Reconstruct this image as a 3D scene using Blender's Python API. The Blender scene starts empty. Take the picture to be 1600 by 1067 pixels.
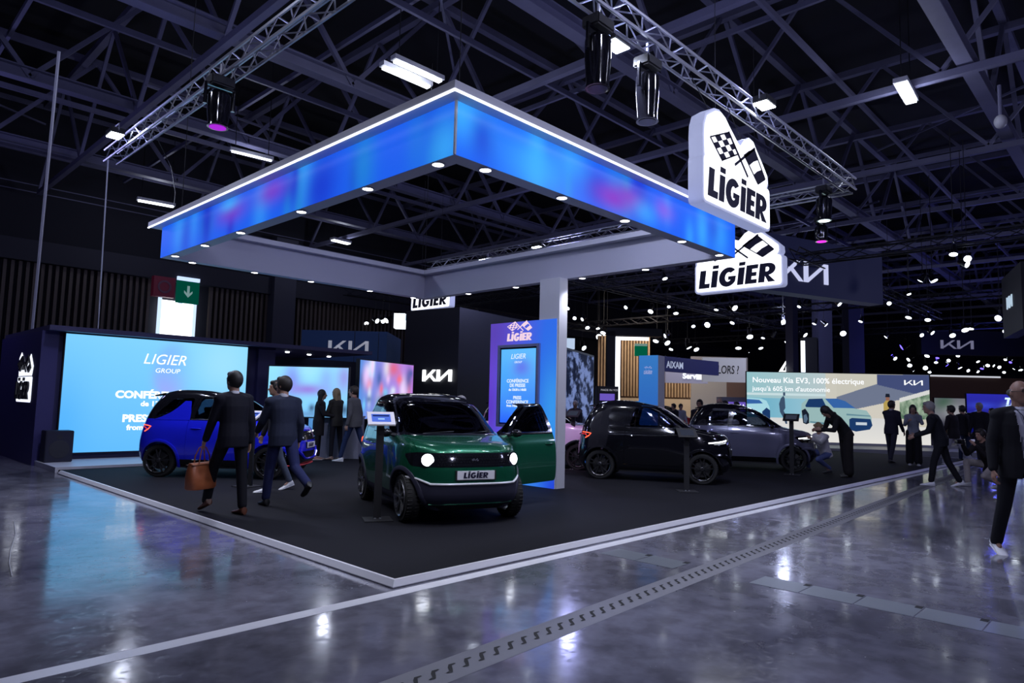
import bpy, bmesh, math, random
from mathutils import Vector, Matrix
import numpy as np
random.seed(7)
PI = math.pi
C = bpy.context.scene.collection
SC = bpy.context.scene

# ------------------------------------------------------------------ camera (solved from the two vanishing points of the stand)
_f = 1063.73
_c = (800.0, 533.5)
def _n(v): return v / np.linalg.norm(v)
_X = _n(np.array([1824 - _c[0], -(653 - _c[1]), -_f]))
_Y = np.array([-313 - _c[0], -(602 - _c[1]), -_f]); _Y = _n(_Y); _Y = _n(_Y - _X * (_X @ _Y))
_Z = np.cross(_X, _Y)
_R = np.stack([_X, _Y, _Z])
CAMP = np.array([-3.393, -4.51, 1.5])
cd = bpy.data.cameras.new('camera'); cam = bpy.data.objects.new('camera', cd); C.objects.link(cam)
cd.sensor_width = 36.0; cd.lens = _f / 1600 * 36.0; cd.clip_end = 300
cam.matrix_world = Matrix.Translation(Vector(CAMP)) @ Matrix([[float(v) for v in r] for r in _R]).to_4x4()
SC.camera = cam
def ray(x, y): return _R @ np.array([x - _c[0], -(y - _c[1]), -_f])
def gz(x, y, z=0.0):                       # survey: the point at height z seen at photo position x, y
    r = ray(x, y); t = (z - CAMP[2]) / r[2]; p = CAMP + t * r; return Vector([float(v) for v in p])
def gd(x, y, d):                           # survey: the point d metres deep seen at photo position x, y
    p = CAMP + ray(x, y) / _f * d; return Vector([float(v) for v in p])
def gp(x, y, ax, v):
    r = ray(x, y); t = (v - CAMP[ax]) / r[ax]; p = CAMP + t * r; return Vector([float(v) for v in p])
VIEW = math.degrees(math.atan2(0.69, 0.718))   # heading of the camera, degrees

# ------------------------------------------------------------------ world, exposure
SC.view_settings.view_transform = 'Standard'; SC.view_settings.look = 'None'
SC.view_settings.exposure = 0.0; SC.view_settings.gamma = 1.0; SC.view_settings.use_curve_mapping = False
w = bpy.data.worlds.new('world'); SC.world = w; w.use_nodes = True
w.node_tree.nodes['Background'].inputs[0].default_value = (0.24, 0.27, 0.62, 1)
w.node_tree.nodes['Background'].inputs[1].default_value = 0.030

def lamp(kind, loc, energy, col=(1, 1, 1), size=0.1, target=None, spot=90, blend=0.6, name=None, size_y=None):
    d = bpy.data.lights.new(name or kind.lower() + '_light', kind); d.energy = energy; d.color = col
    if kind == 'AREA':
        d.size = size
        if size_y: d.shape = 'RECTANGLE'; d.size_y = size_y
    else: d.shadow_soft_size = size
    if kind == 'SPOT': d.spot_size = math.radians(spot); d.spot_blend = blend
    o = bpy.data.objects.new(d.name, d); C.objects.link(o); o.location = loc
    if target is not None:
        o.rotation_euler = (Vector(target) - Vector(loc)).to_track_quat('-Z', 'Y').to_euler()
    return o

DOWN = [(0.56, .3), (0.56, 1.44), (.56, 2.81), (.56, 4.42), (.57, 5.62), (.58, 6.8), (.97, 7.12), (2.05, 7.12), (3.16, 7.12), (4.49, 7.12), (5.6, 7.12),
        (5.93, 5.72), (5.93, 4.38), (5.93, 2.78), (5.93, 1.49), (.95, .07), (2.09, .07), (3.27, .07), (4.6, .07), (5.66, .07)]
for x, y in DOWN:
    lamp('SPOT', (x, y, 3.67), 55, (.85, .88, 1), .04, (x, y, 0), 120, .8, 'canopy_downlight_lamp')
FLOODS = [((3.30, .25, 6.0), 'a'), ((6.12, -.35, 6.0), 'b'), ((.05, 8.49, 6.0), 'c')]
for p, _ in FLOODS:
    lamp('SPOT', (p[0], p[1], p[2] - .1), 420, (.70, .76, 1), .12, (p[0] * .7 + 1, p[1] * .7 + 1, 0), 150, .7, 'flood_or_fill_lamp')
    lamp('POINT', (p[0], p[1], p[2] + .35), 60, (.42, .46, 1), .15, name='flood_roof_fill')  # added point fill above each flood, puts blue light on the roof steel
for p in ((1.6, -2.0, 6.6), (4.4, -2.0, 6.4), (-1.6, 1.6, 6.6), (-1.6, 5.2, 6.4)):   # unseen fill lamps added above the view to brighten the canopy cap
    lamp('POINT', p, 55, (.70, .74, 1), .15, name='flood_or_fill_lamp')
# unseen fill lamps standing in for the neighbouring stands' light, high in the hall
for x, y, z, e, col in [(13, 9, 5.5, 220, (.45, .48, 1)), (24, -7, 6.5, 320, (.55, .58, 1)), (-2, 16, 6, 160, (.45, .45, 1)), (9, -6, 6, 220, (.6, .62, 1)),
                        (28, 8, 6.0, 320, (.6, .66, 1)), (34, -6, 6, 300, (.4, .38, 1)), (0, -7, 6.5, 400, (.66, .68, 1))]:  # last lamp is added fill, boosted for the canopy cap and near floor
    lamp('POINT', (x, y, z), e, col, .5, name='hall_fill_lamp')

# ------------------------------------------------------------------ materials
MATS = {}
def pbr(name, col, rough=.5, metal=0, spec=.5, coat=0, emit=None, es=0, noise=None):
    if name in MATS: return MATS[name]
    m = bpy.data.materials.new(name); m.use_nodes = True; nt = m.node_tree; b = nt.nodes['Principled BSDF']
    b.inputs['Base Color'].default_value = (*col, 1); b.inputs['Roughness'].default_value = rough
    b.inputs['Metallic'].default_value = metal; b.inputs['Specular IOR Level'].default_value = spec
    b.inputs['Coat Weight'].default_value = coat; b.inputs['Coat Roughness'].default_value = .03
    if emit: b.inputs['Emission Color'].default_value = (*emit, 1); b.inputs['Emission Strength'].default_value = es
    if noise:                                  # (scale, amount): mottled base colour
        tc = nt.nodes.new('ShaderNodeTexCoord'); n = nt.nodes.new('ShaderNodeTexNoise'); n.inputs['Scale'].default_value = noise[0]; n.inputs['Detail'].default_value = 5
        mx = nt.nodes.new('ShaderNodeMix'); mx.data_type = 'RGBA'
        mx.inputs['A'].default_value = (*[c * (1 - noise[1]) for c in col], 1); mx.inputs['B'].default_value = (*[min(1, c * (1 + noise[1])) for c in col], 1)
        nt.links.new(tc.outputs['Object'], n.inputs['Vector']); nt.links.new(n.outputs['Fac'], mx.inputs['Factor']); nt.links.new(mx.outputs['Result'], b.inputs['Base Color'])
    MATS[name] = m; return m
def emi(name, col, s=1.0):
    if name in MATS: return MATS[name]
    m = bpy.data.materials.new(name); m.use_nodes = True; nt = m.node_tree; nt.nodes.clear()
    e = nt.nodes.new('ShaderNodeEmission'); o = nt.nodes.new('ShaderNodeOutputMaterial')
    e.inputs[0].default_value = (*col, 1); e.inputs[1].default_value = s; nt.links.new(e.outputs[0], o.inputs[0]); MATS[name] = m; return m
def led_mat(s=1.0):
    k = 'led_screen_%.2f' % s
    if k in MATS: return MATS[k]
    m = bpy.data.materials.new(k); m.use_nodes = True; nt = m.node_tree; nt.nodes.clear()
    a = nt.nodes.new('ShaderNodeAttribute'); a.attribute_name = 'Col'
    e = nt.nodes.new('ShaderNodeEmission'); o = nt.nodes.new('ShaderNodeOutputMaterial')
    g = nt.nodes.new('ShaderNodeBsdfGlossy'); g.inputs['Roughness'].default_value = .3; g.inputs['Color'].default_value = (.03, .03, .03, 1)
    ad = nt.nodes.new('ShaderNodeAddShader')
    nt.links.new(a.outputs['Color'], e.inputs[0]); e.inputs[1].default_value = s
    nt.links.new(e.outputs[0], ad.inputs[0]); nt.links.new(g.outputs[0], ad.inputs[1]); nt.links.new(ad.outputs[0], o.inputs[0]); MATS[k] = m; return m
def glass_mat(name='car_glass', tint=(.45, .49, .55), mixf=.12):
    if name in MATS: return MATS[name]
    m = bpy.data.materials.new(name); m.use_nodes = True; nt = m.node_tree; nt.nodes.clear()
    t = nt.nodes.new('ShaderNodeBsdfTransparent'); t.inputs[0].default_value = (*tint, 1)
    g = nt.nodes.new('ShaderNodeBsdfGlossy'); g.inputs['Roughness'].default_value = .02; g.inputs['Color'].default_value = (.9, .9, 1, 1)
    f = nt.nodes.new('ShaderNodeFresnel'); f.inputs['IOR'].default_value = 1.55
    mx = nt.nodes.new('ShaderNodeMixShader'); o = nt.nodes.new('ShaderNodeOutputMaterial')
    nt.links.new(f.outputs[0], mx.inputs[0]); nt.links.new(t.outputs[0], mx.inputs[1]); nt.links.new(g.outputs[0], mx.inputs[2]); nt.links.new(mx.outputs[0], o.inputs[0])
    MATS[name] = m; return m

WHITE = pbr('white_panel', (.62, .62, .68), .45)
GREYW = pbr('grey_white_panel', (.42, .42, .48), .5)
BLACK = pbr('black_matte', (.012, .012, .015), .6)
BGLOSS = pbr('black_gloss', (.006, .006, .009), .12, coat=1)
STEEL = pbr('painted_roof_steel', (.125, .125, .205), .6, noise=(1.5, .25))
ALU = pbr('truss_aluminium', (.55, .56, .62), .32, .8)
NAVY = pbr('navy_wall_paint', (.022, .020, .085), .55)
DNAVY = pbr('dark_navy_cloth', (.012, .014, .04), .7)

# ------------------------------------------------------------------ mesh helpers
def link(name, me, mat=None, parent=None, smooth=False, loc=None):
    o = bpy.data.objects.new(name, me); C.objects.link(o)
    if mat is not None:
        ms = mat if isinstance(mat, (list, tuple)) else [mat]
        if len(me.materials): me.materials.clear()
        for m in ms: me.materials.append(m)
    if parent is not None: o.parent = parent
    if loc is not None: o.location = loc
    if smooth: me.shade_smooth(); me.set_sharp_from_angle(angle=math.radians(38))
    return o
def fin(name, bm, mat=None, parent=None, smooth=False, loc=None, bevel=0):
    if bevel: bmesh.ops.bevel(bm, geom=list(bm.edges), offset=bevel, segments=2, affect='EDGES', clamp_overlap=True)
    bmesh.ops.recalc_face_normals(bm, faces=bm.faces)
    me = bpy.data.meshes.new(name); bm.to_mesh(me); bm.free()
    return link(name, me, mat, parent, smooth, loc)
def thing(name, label, cat, loc=(0, 0, 0), rz=0, group=None):
    o = bpy.data.objects.new(name, None); C.objects.link(o); o.location = loc; o.rotation_euler = (0, 0, math.radians(rz))
    o.empty_display_size = .1
    return tag(o, label, cat, group)
def tag(o, label, cat, group=None, kind=None):
    o['label'] = label; o['category'] = cat
    if group: o['group'] = group
    if kind: o['kind'] = kind
    return o
def struct(o, label=None):
    o['kind'] = 'structure'
    if label: o['label'] = label
    return o
def B(): return bmesh.new()
def box(bm, x0, x1, y0, y1, z0, z1, mi=0):
    v = [bm.verts.new(p) for p in ((x0, y0, z0), (x1, y0, z0), (x1, y1, z0), (x0, y1, z0), (x0, y0, z1), (x1, y0, z1), (x1, y1, z1), (x0, y1, z1))]
    for f in ((3, 2, 1, 0), (4, 5, 6, 7), (0, 1, 5, 4), (1, 2, 6, 5), (2, 3, 7, 6), (3, 0, 4, 7)):
        bm.faces.new([v[i] for i in f]).material_index = mi
    return bm
def bbox(x0, x1, y0, y1, z0, z1): return box(B(), x0, x1, y0, y1, z0, z1)
def frame_of(d):
    d = Vector(d).normalized(); a = Vector((0, 0, 1)) if abs(d.z) < .92 else Vector((1, 0, 0))
    u = d.cross(a).normalized(); return u, d.cross(u).normalized()
def tube(bm, p0, p1, r, n=6, r1=None):
    p0, p1 = Vector(p0), Vector(p1); r1 = r if r1 is None else r1
    u, v = frame_of(p1 - p0); A = []; Bv = []
    for i in range(n):
        a = 2 * PI * i / n; q = u * math.cos(a) + v * math.sin(a)
        A.append(bm.verts.new(p0 + q * r)); Bv.append(bm.verts.new(p1 + q * r1))
    for i in range(n): bm.faces.new((A[i], A[(i + 1) % n], Bv[(i + 1) % n], Bv[i]))
    bm.faces.new(A[::-1]); bm.faces.new(Bv)
def path(bm, pts, r, n=6, closed=False):
    pts = [Vector(p) for p in pts]; rings = []; k = len(pts); up = None
    for i, p in enumerate(pts):
        a = pts[(i - 1) % k] if (closed or i) else p; b = pts[(i + 1) % k] if (closed or i < k - 1) else p
        d = (b - a).normalized()
        if up is None: up, _ = frame_of(d)
        up = (up - d * up.dot(d)).normalized(); s = d.cross(up)
        rr = r[i] if isinstance(r, (list, tuple)) else r
        rings.append([bm.verts.new(p + (up * math.cos(2 * PI * j / n) + s * math.sin(2 * PI * j / n)) * rr) for j in range(n)])
    for i in range(k if closed else k - 1):
        A, Bv = rings[i], rings[(i + 1) % k]
        for j in range(n): bm.faces.new((A[j], A[(j + 1) % n], Bv[(j + 1) % n], Bv[j]))
    if not closed: bm.faces.new(rings[0][::-1]); bm.faces.new(rings[-1])
def beam(bm, p0, p1, w_, h):                  # rectangular bar
    p0, p1 = Vector(p0), Vector(p1); d = (p1 - p0).normalized()
    a = Vector((0, 0, 1)) if abs(d.z) < .95 else Vector((1, 0, 0)); s = d.cross(a).normalized(); t = s.cross(d)
    A = [bm.verts.new(p + s * sx * w_ / 2 + t * tz * h / 2) for p in (p0, p1) for sx, tz in ((-1, -1), (1, -1), (1, 1), (-1, 1))]
    for f in ((3, 2, 1, 0), (4, 5, 6, 7), (0, 1, 5, 4), (1, 2, 6, 5), (2, 3, 7, 6), (3, 0, 4, 7)): bm.faces.new([A[i] for i in f])
def prism(bm, pts, y0, y1, mi=0):              # polygon in local x, z; extruded in y
    a = [bm.verts.new((p[0], y0, p[1])) for p in pts]; b = [bm.verts.new((p[0], y1, p[1])) for p in pts]
    n = len(pts); bm.faces.new(a).material_index = mi; bm.faces.new(b[::-1]).material_index = mi
    for i in range(n): bm.faces.new((a[i], b[i], b[(i + 1) % n], a[(i + 1) % n])).material_index = mi
def lathe(bm, prof, n=32, axis='z', o=(0, 0, 0), mi=0):   # prof: (r, h)
    rings = []
    for r, h in prof:
        ring = []
        for i in range(n):
            a = 2 * PI * i / n; x, y = r * math.cos(a), r * math.sin(a)
            p = (x, y, h) if axis == 'z' else ((x, h, y) if axis == 'y' else (h, x, y))
            ring.append(bm.verts.new((p[0] + o[0], p[1] + o[1], p[2] + o[2])))
        rings.append(ring)
    for A, Bv in zip(rings, rings[1:]):
        for i in range(n): bm.faces.new((A[i], A[(i + 1) % n], Bv[(i + 1) % n], Bv[i])).material_index = mi
    return rings
def ell(bm, c, r, rot=None, n=14, m=10):        # ellipsoid
    c = Vector(c); M = rot or Matrix.Identity(3); rings = []
    top = bm.verts.new(c + M @ Vector((0, 0, r[2]))); bot = bm.verts.new(c + M @ Vector((0, 0, -r[2])))
    for j in range(1, m):
        t = PI * j / m
        rings.append([bm.verts.new(c + M @ Vector((r[0] * math.sin(t) * math.cos(2 * PI * i / n), r[1] * math.sin(t) * math.sin(2 * PI * i / n), r[2] * math.cos(t)))) for i in range(n)])
    for i in range(n):
        bm.faces.new((top, rings[0][i], rings[0][(i + 1) % n])); bm.faces.new((bot, rings[-1][(i + 1) % n], rings[-1][i]))
    for A, Bv in zip(rings, rings[1:]):
        for i in range(n): bm.faces.new((A[i], Bv[i], Bv[(i + 1) % n], A[(i + 1) % n]))
def rrect(x0, x1, z0, z1, r, n=5):
    pts = []
    for cx, cz, a0 in ((x1 - r, z1 - r, 0), (x0 + r, z1 - r, 90), (x0 + r, z0 + r, 180), (x1 - r, z0 + r, 270)):
        for i in range(n + 1):
            a = math.radians(a0 + 90 * i / n); pts.append((cx + r * math.cos(a), cz + r * math.sin(a)))
    return pts
def curve_mesh(name, splines, depth, mat, parent=None, y=0.0):   # filled 2D outlines (with holes) in local x, z facing -y
    cu = bpy.data.curves.new(name, 'CURVE'); cu.dimensions = '2D'; cu.fill_mode = 'BOTH'; cu.extrude = depth / 2
    for s in splines:
        sp = cu.splines.new('POLY'); sp.points.add(len(s) - 1); sp.use_cyclic_u = True
        for i, p in enumerate(s): sp.points[i].co = (p[0], p[1], 0, 1)
    o = bpy.data.objects.new(name, cu); me = bpy.data.meshes.new_from_object(o); bpy.data.objects.remove(o); bpy.data.curves.remove(cu)
    me.transform(Matrix(((1, 0, 0, 0), (0, 0, -1, y), (0, 1, 0, 0), (0, 0, 0, 1))))
    return link(name, me, mat, parent)
def text(name, s, size, mat, parent, x, z, y=-.006, bold=0.0, shear=0, align='LEFT', depth=.004, sx=1.0, space=1.0):
    cu = bpy.data.curves.new(name, 'FONT'); cu.body = s; cu.size = size; cu.offset = bold; cu.shear = shear; cu.align_x = align; cu.extrude = depth / 2; cu.space_character = space
    cu.resolution_u = 3
    o = bpy.data.objects.new(name, cu); me = bpy.data.meshes.new_from_object(o); bpy.data.objects.remove(o); bpy.data.curves.remove(cu)
    me.transform(Matrix(((sx, 0, 0, x), (0, 0, -1, y), (0, 1, 0, z), (0, 0, 0, 1))))
    return link(name, me, mat, parent)
def led(name, x0, x1, z0, z1, nu, nv, fn, strength, parent=None, y=0.0):
    me = bpy.data.meshes.new(name); vs = []; cols = []
    for j in range(nv + 1):
        for i in range(nu + 1):
            u, v = i / nu, j / nv; vs.append((x0 + (x1 - x0) * u, y, z0 + (z1 - z0) * v)); cols.extend((*fn(u, v), 1.0))
    fs = [(j * (nu + 1) + i, j * (nu + 1) + i + 1, (j + 1) * (nu + 1) + i + 1, (j + 1) * (nu + 1) + i) for j in range(nv) for i in range(nu)]
    me.from_pydata(vs, [], fs); a = me.color_attributes.new('Col', 'FLOAT_COLOR', 'POINT'); a.data.foreach_set('color', cols)
    return link(name, me, led_mat(strength), parent)
def mixc(a, b, t):
    t = max(0, min(1, t)); return tuple(p + (q - p) * t for p, q in zip(a, b))
def blobs(base, bl):
    def f(u, v):
        c = base(u, v) if callable(base) else base
        for bu, bv, su, sv, col, al in bl:
            c = mixc(c, col, al * math.exp(-(((u - bu) / su) ** 2 + ((v - bv) / sv) ** 2)))
        return c
    return f
def mod_eval(o, keep=False):
    dg = bpy.context.evaluated_depsgraph_get(); dg.update()
    me = bpy.data.meshes.new_from_object(o.evaluated_get(dg)); o.modifiers.clear()
    old = o.data; o.data = me
    return o
def dup(o, loc=None, rz=None, label=None, parent=None):
    c = o.copy(); C.objects.link(c); c.parent = parent
    for ch in list(o.children): dup(ch, parent=c)
    if loc is not None: c.location = loc
    if rz is not None: c.rotation_euler = (0, 0, math.radians(rz))
    if label: c['label'] = label
    return c

# ------------------------------------------------------------------ logos
def arc(cx, cy, rx, ry, a0, a1, n=12):
    return [(cx + rx * math.cos(math.radians(a0 + (a1 - a0) * i / n)), cy + ry * math.sin(math.radians(a0 + (a1 - a0) * i / n))) for i in range(n + 1)]
def glyphs(h, sx=1.3, shear=.12):
    G = {}
    G['L'] = ([[(0, 0), (.5, 0), (.5, .25), (.27, .25), (.27, 1), (0, 1)]], .5)
    G['i'] = ([[(0, 0), (.27, 0), (.27, .93), (0, .93)], [(0, 1.03), (.27, 1.03), (.27, 1.22), (0, 1.22)]], .27)
    G['G'] = ([arc(.40, .5, .40, .53, 42, 330, 22) + [(.76, .53), (.42, .53), (.42, .34), (.53, .34)] + arc(.42, .5, .15, .26, 310, 55, 12)], .78)
    G['E'] = ([[(0, 0), (.5, 0), (.5, .22), (.26, .22), (.26, .39), (.46, .39), (.46, .60), (.26, .60), (.26, .78), (.5, .78), (.5, 1), (0, 1)]], .5)
    G['R'] = ([[(0, 0), (0, 1), (.34, 1)] + arc(.36, .68, .31, .32, 85, -80, 10) + [(.72, 0), (.42, 0), (.26, .34), (.26, 0)],
               [(.26, .56), (.26, .80)] + arc(.33, .68, .08, .12, 90, -90, 5)], .70)
    out = []; x = 0
    for ch in 'LiGiER':
        sp, wd = G[ch]
        for s in sp: out.append([((x + p[0]) * sx * h + shear * p[1] * h, p[1] * h) for p in s])
        x += wd + .07
    return out, (x - .07) * sx * h
def logo_word(name, x, z, width, h, mat, parent, y=-.01, depth=.01, shear=.12):
    g, w0 = glyphs(1, 1, 0); sx = (width - shear * h) / (w0 * h); g, wd = glyphs(h, sx, shear)
    return curve_mesh(name, [[(x + p[0], z + p[1]) for p in s] for s in g], depth, mat, parent, y)
def flags_pts(s):                               # the crossed chequered and striped flags, unit = board height, u in board widths (3.28 wide)
    def bil(q, a, b):
        (x0, y0), (x1, y1), (x2, y2), (x3, y3) = q    # TL TR BR BL
        bow = .10 * math.sin(PI * a) * (1 if s else 1)
        x = (x0 * (1 - a) + x1 * a) * (1 - b) + (x3 * (1 - a) + x2 * a) * b; y = (y0 * (1 - a) + y1 * a) * (1 - b) + (y3 * (1 - a) + y2 * a) * b
        return (x, y)
    q1 = ((.16, .43), (1.04, .80), (1.56, .44), (.72, .05)); out = []
    for i in range(4):
        for j in range(4):
            if (i + j) % 2 == 1:
                out.append([bil(q1, i / 4, j / 4), bil(q1, (i + 1) / 4, j / 4), bil(q1, (i + 1) / 4, (j + 1) / 4), bil(q1, i / 4, (j + 1) / 4)])
    q2 = ((1.84, .50), (2.40, .80), (3.02, .20), (2.60, -.03))
    for b0, b1 in ((0, .36), (.68, 1)):
        out.append([bil(q2, 0, b0), bil(q2, .5, b0 - .03), bil(q2, 1, b0), bil(q2, 1, b1), bil(q2, .5, b1 - .03), bil(q2, 0, b1)])
    for (ax, az), (bx, bz), t in (((.16, .43), (.74, .04), .018), ((1.56, .44), (.72, .05), .018), ((.16, .43), (1.04, .80), .018), ((1.04, .82), (2.04, .0), .032), ((2.44, .83), (1.36, .12), .032), ((3.02, .2), (2.40, .80), .018), ((2.60, -.03), (3.02, .2), .018), ((1.84, .5), (2.60, -.03), .018)):
        dx, dz = bx - ax, bz - az; L = math.hypot(dx, dz); nx, nz = -dz / L * t, dx / L * t
        out.append([(ax + nx, az + nz), (bx + nx, bz + nz), (bx - nx, bz - nz), (ax - nx, az - nz)])
    return out
def logo_flags(name, x, z, unit, mat, parent, y=-.01, depth=.01):
    bm = B()
    for s in flags_pts(1): prism(bm, [(x + p[0] * unit, z + p[1] * unit) for p in s], y - depth / 2, y + depth / 2)
    return fin(name, bm, mat, parent)
def logo_stroke(name, x, z, h, mat, parent, y=-.01, depth=.01, sx=1.0):   # the angular K I A wordmark
    bm = B(); t = .27
    for (x0, z0), (x1, z1) in (((.0, 0), (.0, 1)), ((.1, .12), (1.15, 1)), ((.62, .62), (1.3, 0)), ((1.62, 0), (1.62, 1)), ((1.62, 0), (2.95, 1)), ((2.95, 1), (2.95, 0))):
        prism(bm, [(x + (x0 - t / 2) * h * sx, z + z0 * h), (x + (x0 + t / 2) * h * sx, z + z0 * h), (x + (x1 + t / 2) * h * sx, z + z1 * h), (x + (x1 - t / 2) * h * sx, z + z1 * h)], y - depth / 2, y + depth / 2)
    return fin(name, bm, mat, parent)

# ================================================================== THE HALL
def floor_mat():
    m = bpy.data.materials.new('polished_concrete'); m.use_nodes = True; nt = m.node_tree; b = nt.nodes['Principled BSDF']
    tc = nt.nodes.new('ShaderNodeTexCoord')
    def noise(sc, det, vec=None, dist=0):
        n = nt.nodes.new('ShaderNodeTexNoise'); n.inputs['Scale'].default_value = sc; n.inputs['Detail'].default_value = det; n.inputs['Distortion'].default_value = dist
        nt.links.new(vec or tc.outputs['Object'], n.inputs['Vector']); return n
    def ramp(src, p0, c0, p1, c1):
        r = nt.nodes.new('ShaderNodeValToRGB'); r.color_ramp.elements[0].position = p0; r.color_ramp.elements[0].color = (*c0, 1)
        r.color_ramp.elements[1].position = p1; r.color_ramp.elements[1].color = (*c1, 1); nt.links.new(src, r.inputs[0]); return r
    n1 = noise(.55, 8, dist=.6); n2 = noise(5, 6); n3 = noise(1.7, 4)
    c1 = ramp(n1.outputs['Fac'], .32, (.085, .085, .108), .70, (.29, .287, .36))
    c2 = ramp(n2.outputs['Fac'], .38, (.70, .69, .68), .60, (1, 1, 1))
    mx = nt.nodes.new('ShaderNodeMix'); mx.data_type = 'RGBA'; mx.blend_type = 'MULTIPLY'; mx.inputs['Factor'].default_value = 1
    nt.links.new(c1.outputs[0], mx.inputs['A']); nt.links.new(c2.outputs[0], mx.inputs['B']); nt.links.new(mx.outputs['Result'], b.inputs['Base Color'])
    n5 = noise(9, 10, dist=2.5); r = ramp(n3.outputs['Fac'], .3, (.06, .06, .06), .75, (.19, .19, .19)); r2 = ramp(n5.outputs['Fac'], .50, (0, 0, 0), .78, (.16, .16, .16))
    ad = nt.nodes.new('ShaderNodeMath'); ad.operation = 'ADD'; nt.links.new(r.outputs[0], ad.inputs[0]); nt.links.new(r2.outputs[0], ad.inputs[1]); nt.links.new(ad.outputs[0], b.inputs['Roughness'])
    b.inputs['Specular IOR Level'].default_value = .75
    bp = nt.nodes.new('ShaderNodeBump'); bp.inputs['Strength'].default_value = .06; bp.inputs['Distance'].default_value = .02
    n4 = noise(2.6, 3); nt.links.new(n4.outputs['Fac'], bp.inputs['Height']); nt.links.new(bp.outputs[0], b.inputs['Normal'])
    return m
o = fin('floor', bbox(-25, 75, -30, 60, -.2, 0), floor_mat()); struct(o, 'polished grey concrete hall floor')
o = fin('ceiling', bbox(-25, 75, -30, 60, 13.2, 13.5), pbr('ceiling_black', (.006, .006, .010), .9)); struct(o)
o = fin('wall_left', bbox(-25, 75, 26.2, 26.6, 0, 13.2), pbr('wall_dark', (.010, .010, .018), .9)); struct(o)
o = fin('wall_far', bbox(62, 62.4, -30, 26.2, 0, 13.2), pbr('wall_dark', (.01, .01, .018), .9)); struct(o)
# dark slat cladding on the left wall
bm = B()
x = -12.0
while x < 22:
    if not (6.55 < x < 8.75): box(bm, x, x + .11, 26.0, 26.2, 2.0, 6.3)
    x += .235
o = fin('trim_1', bm, pbr('dark_timber_slats', (.075, .055, .050), .6)); struct(o, 'dark vertical timber slats along the upper left wall')
o = fin('trim_2', bbox(-25, 75, 25.7, 26.2, 6.3, 7.1), pbr('bulkhead_dark', (.02, .02, .035), .8)); struct(o)
bm = box(bbox(11.6, 12.7, 25.4, 26.2, 0, 9), 22, 23, 25.4, 26.2, 0, 9); o = fin('trim_3', bm, pbr('pillar_dark_paint', (.03, .03, .055), .7)); struct(o)
# lit window high in that wall
wl, wr = gp(245, 527, 1, 25.95), gp(300, 527, 1, 25.95)
zt_ = gp(272, 474, 1, 25.95).z
o = fin('window_1', bbox(wl.x, wr.x, 25.9, 25.95, wl.z, zt_ + .1), emi('daylight_white', (.93, .95, 1), 3.2)); struct(o, 'bright white lit window high in the dark slat wall')
bm = B()
for xx in (wl.x, wr.x): box(bm, xx - .05, xx + .05, 25.8, 25.97, wl.z, zt_ + 1.2)
box(bm, (wl.x + wr.x) / 2 + .02, (wl.x + wr.x) / 2 + .16, 25.8, 25.97, zt_, zt_ + 1.25)
o = fin('window_frame', bm, emi('window_frame_lit', (.55, .7, .95), 1.3), bpy.data.objects['window_1'])
t = thing('exit_sign', 'green exit sign with a down arrow above the bright window', 'sign', gp(294, 456, 1, 25.6))
obj = fin('sign_box', bbox(-.46, .46, 0, .12, -.5, .45), emi('exit_green', (.0, .13, .085), .42), t)
fin('top_light', bbox(-.46, .46, -.02, .12, .47, .62), emi('exit_top_light', (.55, .7, 1), 1.2), t)
bm = B(); prism(bm, [(-.05, .25), (.05, .25), (.05, -.08), (.17, .04), (.17, -.06), (0, -.25), (-.17, -.06), (-.17, .04), (-.05, -.08)], -.03, -.01)
fin('arrow', bm, emi('exit_arrow', (.30, .5, .50), .55), t)
t = thing('fire_hose_sign', 'dark red square sign with a round emblem beside the bright window', 'sign', gp(257, 448, 1, 25.4))
fin('sign_box', bbox(-.42, .42, 0, .3, -.42, .42), pbr('sign_red', (.10, .006, .02), .6, emit=(.1, .008, .03), es=.15), t)
bm = B(); lathe(bm, [(.19, -.02), (.27, -.02), (.27, 0), (.19, 0)], 28, 'y'); fin('emblem', bm, pbr('sign_emblem', (.12, .05, .09), .5), t)

# ---- painted lines and inlays on the concrete
o = fin('trim_4', bbox(-14, 40, -.18, -.05, 0, .0015), pbr('white_line_paint', (.80, .80, .84), .35, noise=(3, .12))); struct(o, 'white painted line along the stand edge')
bm = B(); ang = math.atan(.047); ca, sa = math.cos(ang), math.sin(ang)
def dr(s, t_): return Vector((s * ca - t_ * sa, -1.50 + s * sa + t_ * ca, 0))
v = [dr(-8, -.13), dr(45, -.13), dr(45, .13), dr(-8, .13)]
a = [bm.verts.new((p.x, p.y, .001)) for p in v]; bm.faces.new(a)
o = fin('trim_5', bm, pbr('joint_band', (.19, .19, .215), .45, noise=(6, .1))); struct(o, 'pale concrete band around the expansion joint')
bm = B(); s = -4.0
while s < 26:                                   # interlocking comb of the expansion joint: a row of curved slots
    pts = [(s + .00, -.036, .006), (s + .035, -.036, .013), (s + .062, .0, .020), (s + .095, .036, .013), (s + .135, .036, .006)]
    L_ = [bm.verts.new(dr(a_ - 0, b_ + c_ * .9) + Vector((0, 0, .003))) for a_, b_, c_ in pts]; R_ = [bm.verts.new(dr(a_ + .004, b_ - c_ * .9) + Vector((0, 0, .003))) for a_, b_, c_ in pts]
    for i in range(4): bm.faces.new((L_[i], R_[i], R_[i + 1], L_[i + 1]))
    s += .128
o = fin('trim_6', bm, pbr('joint_slot_black', (.004, .004, .005), .8)); struct(o, 'wavy black slots of the expansion joint')
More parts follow.
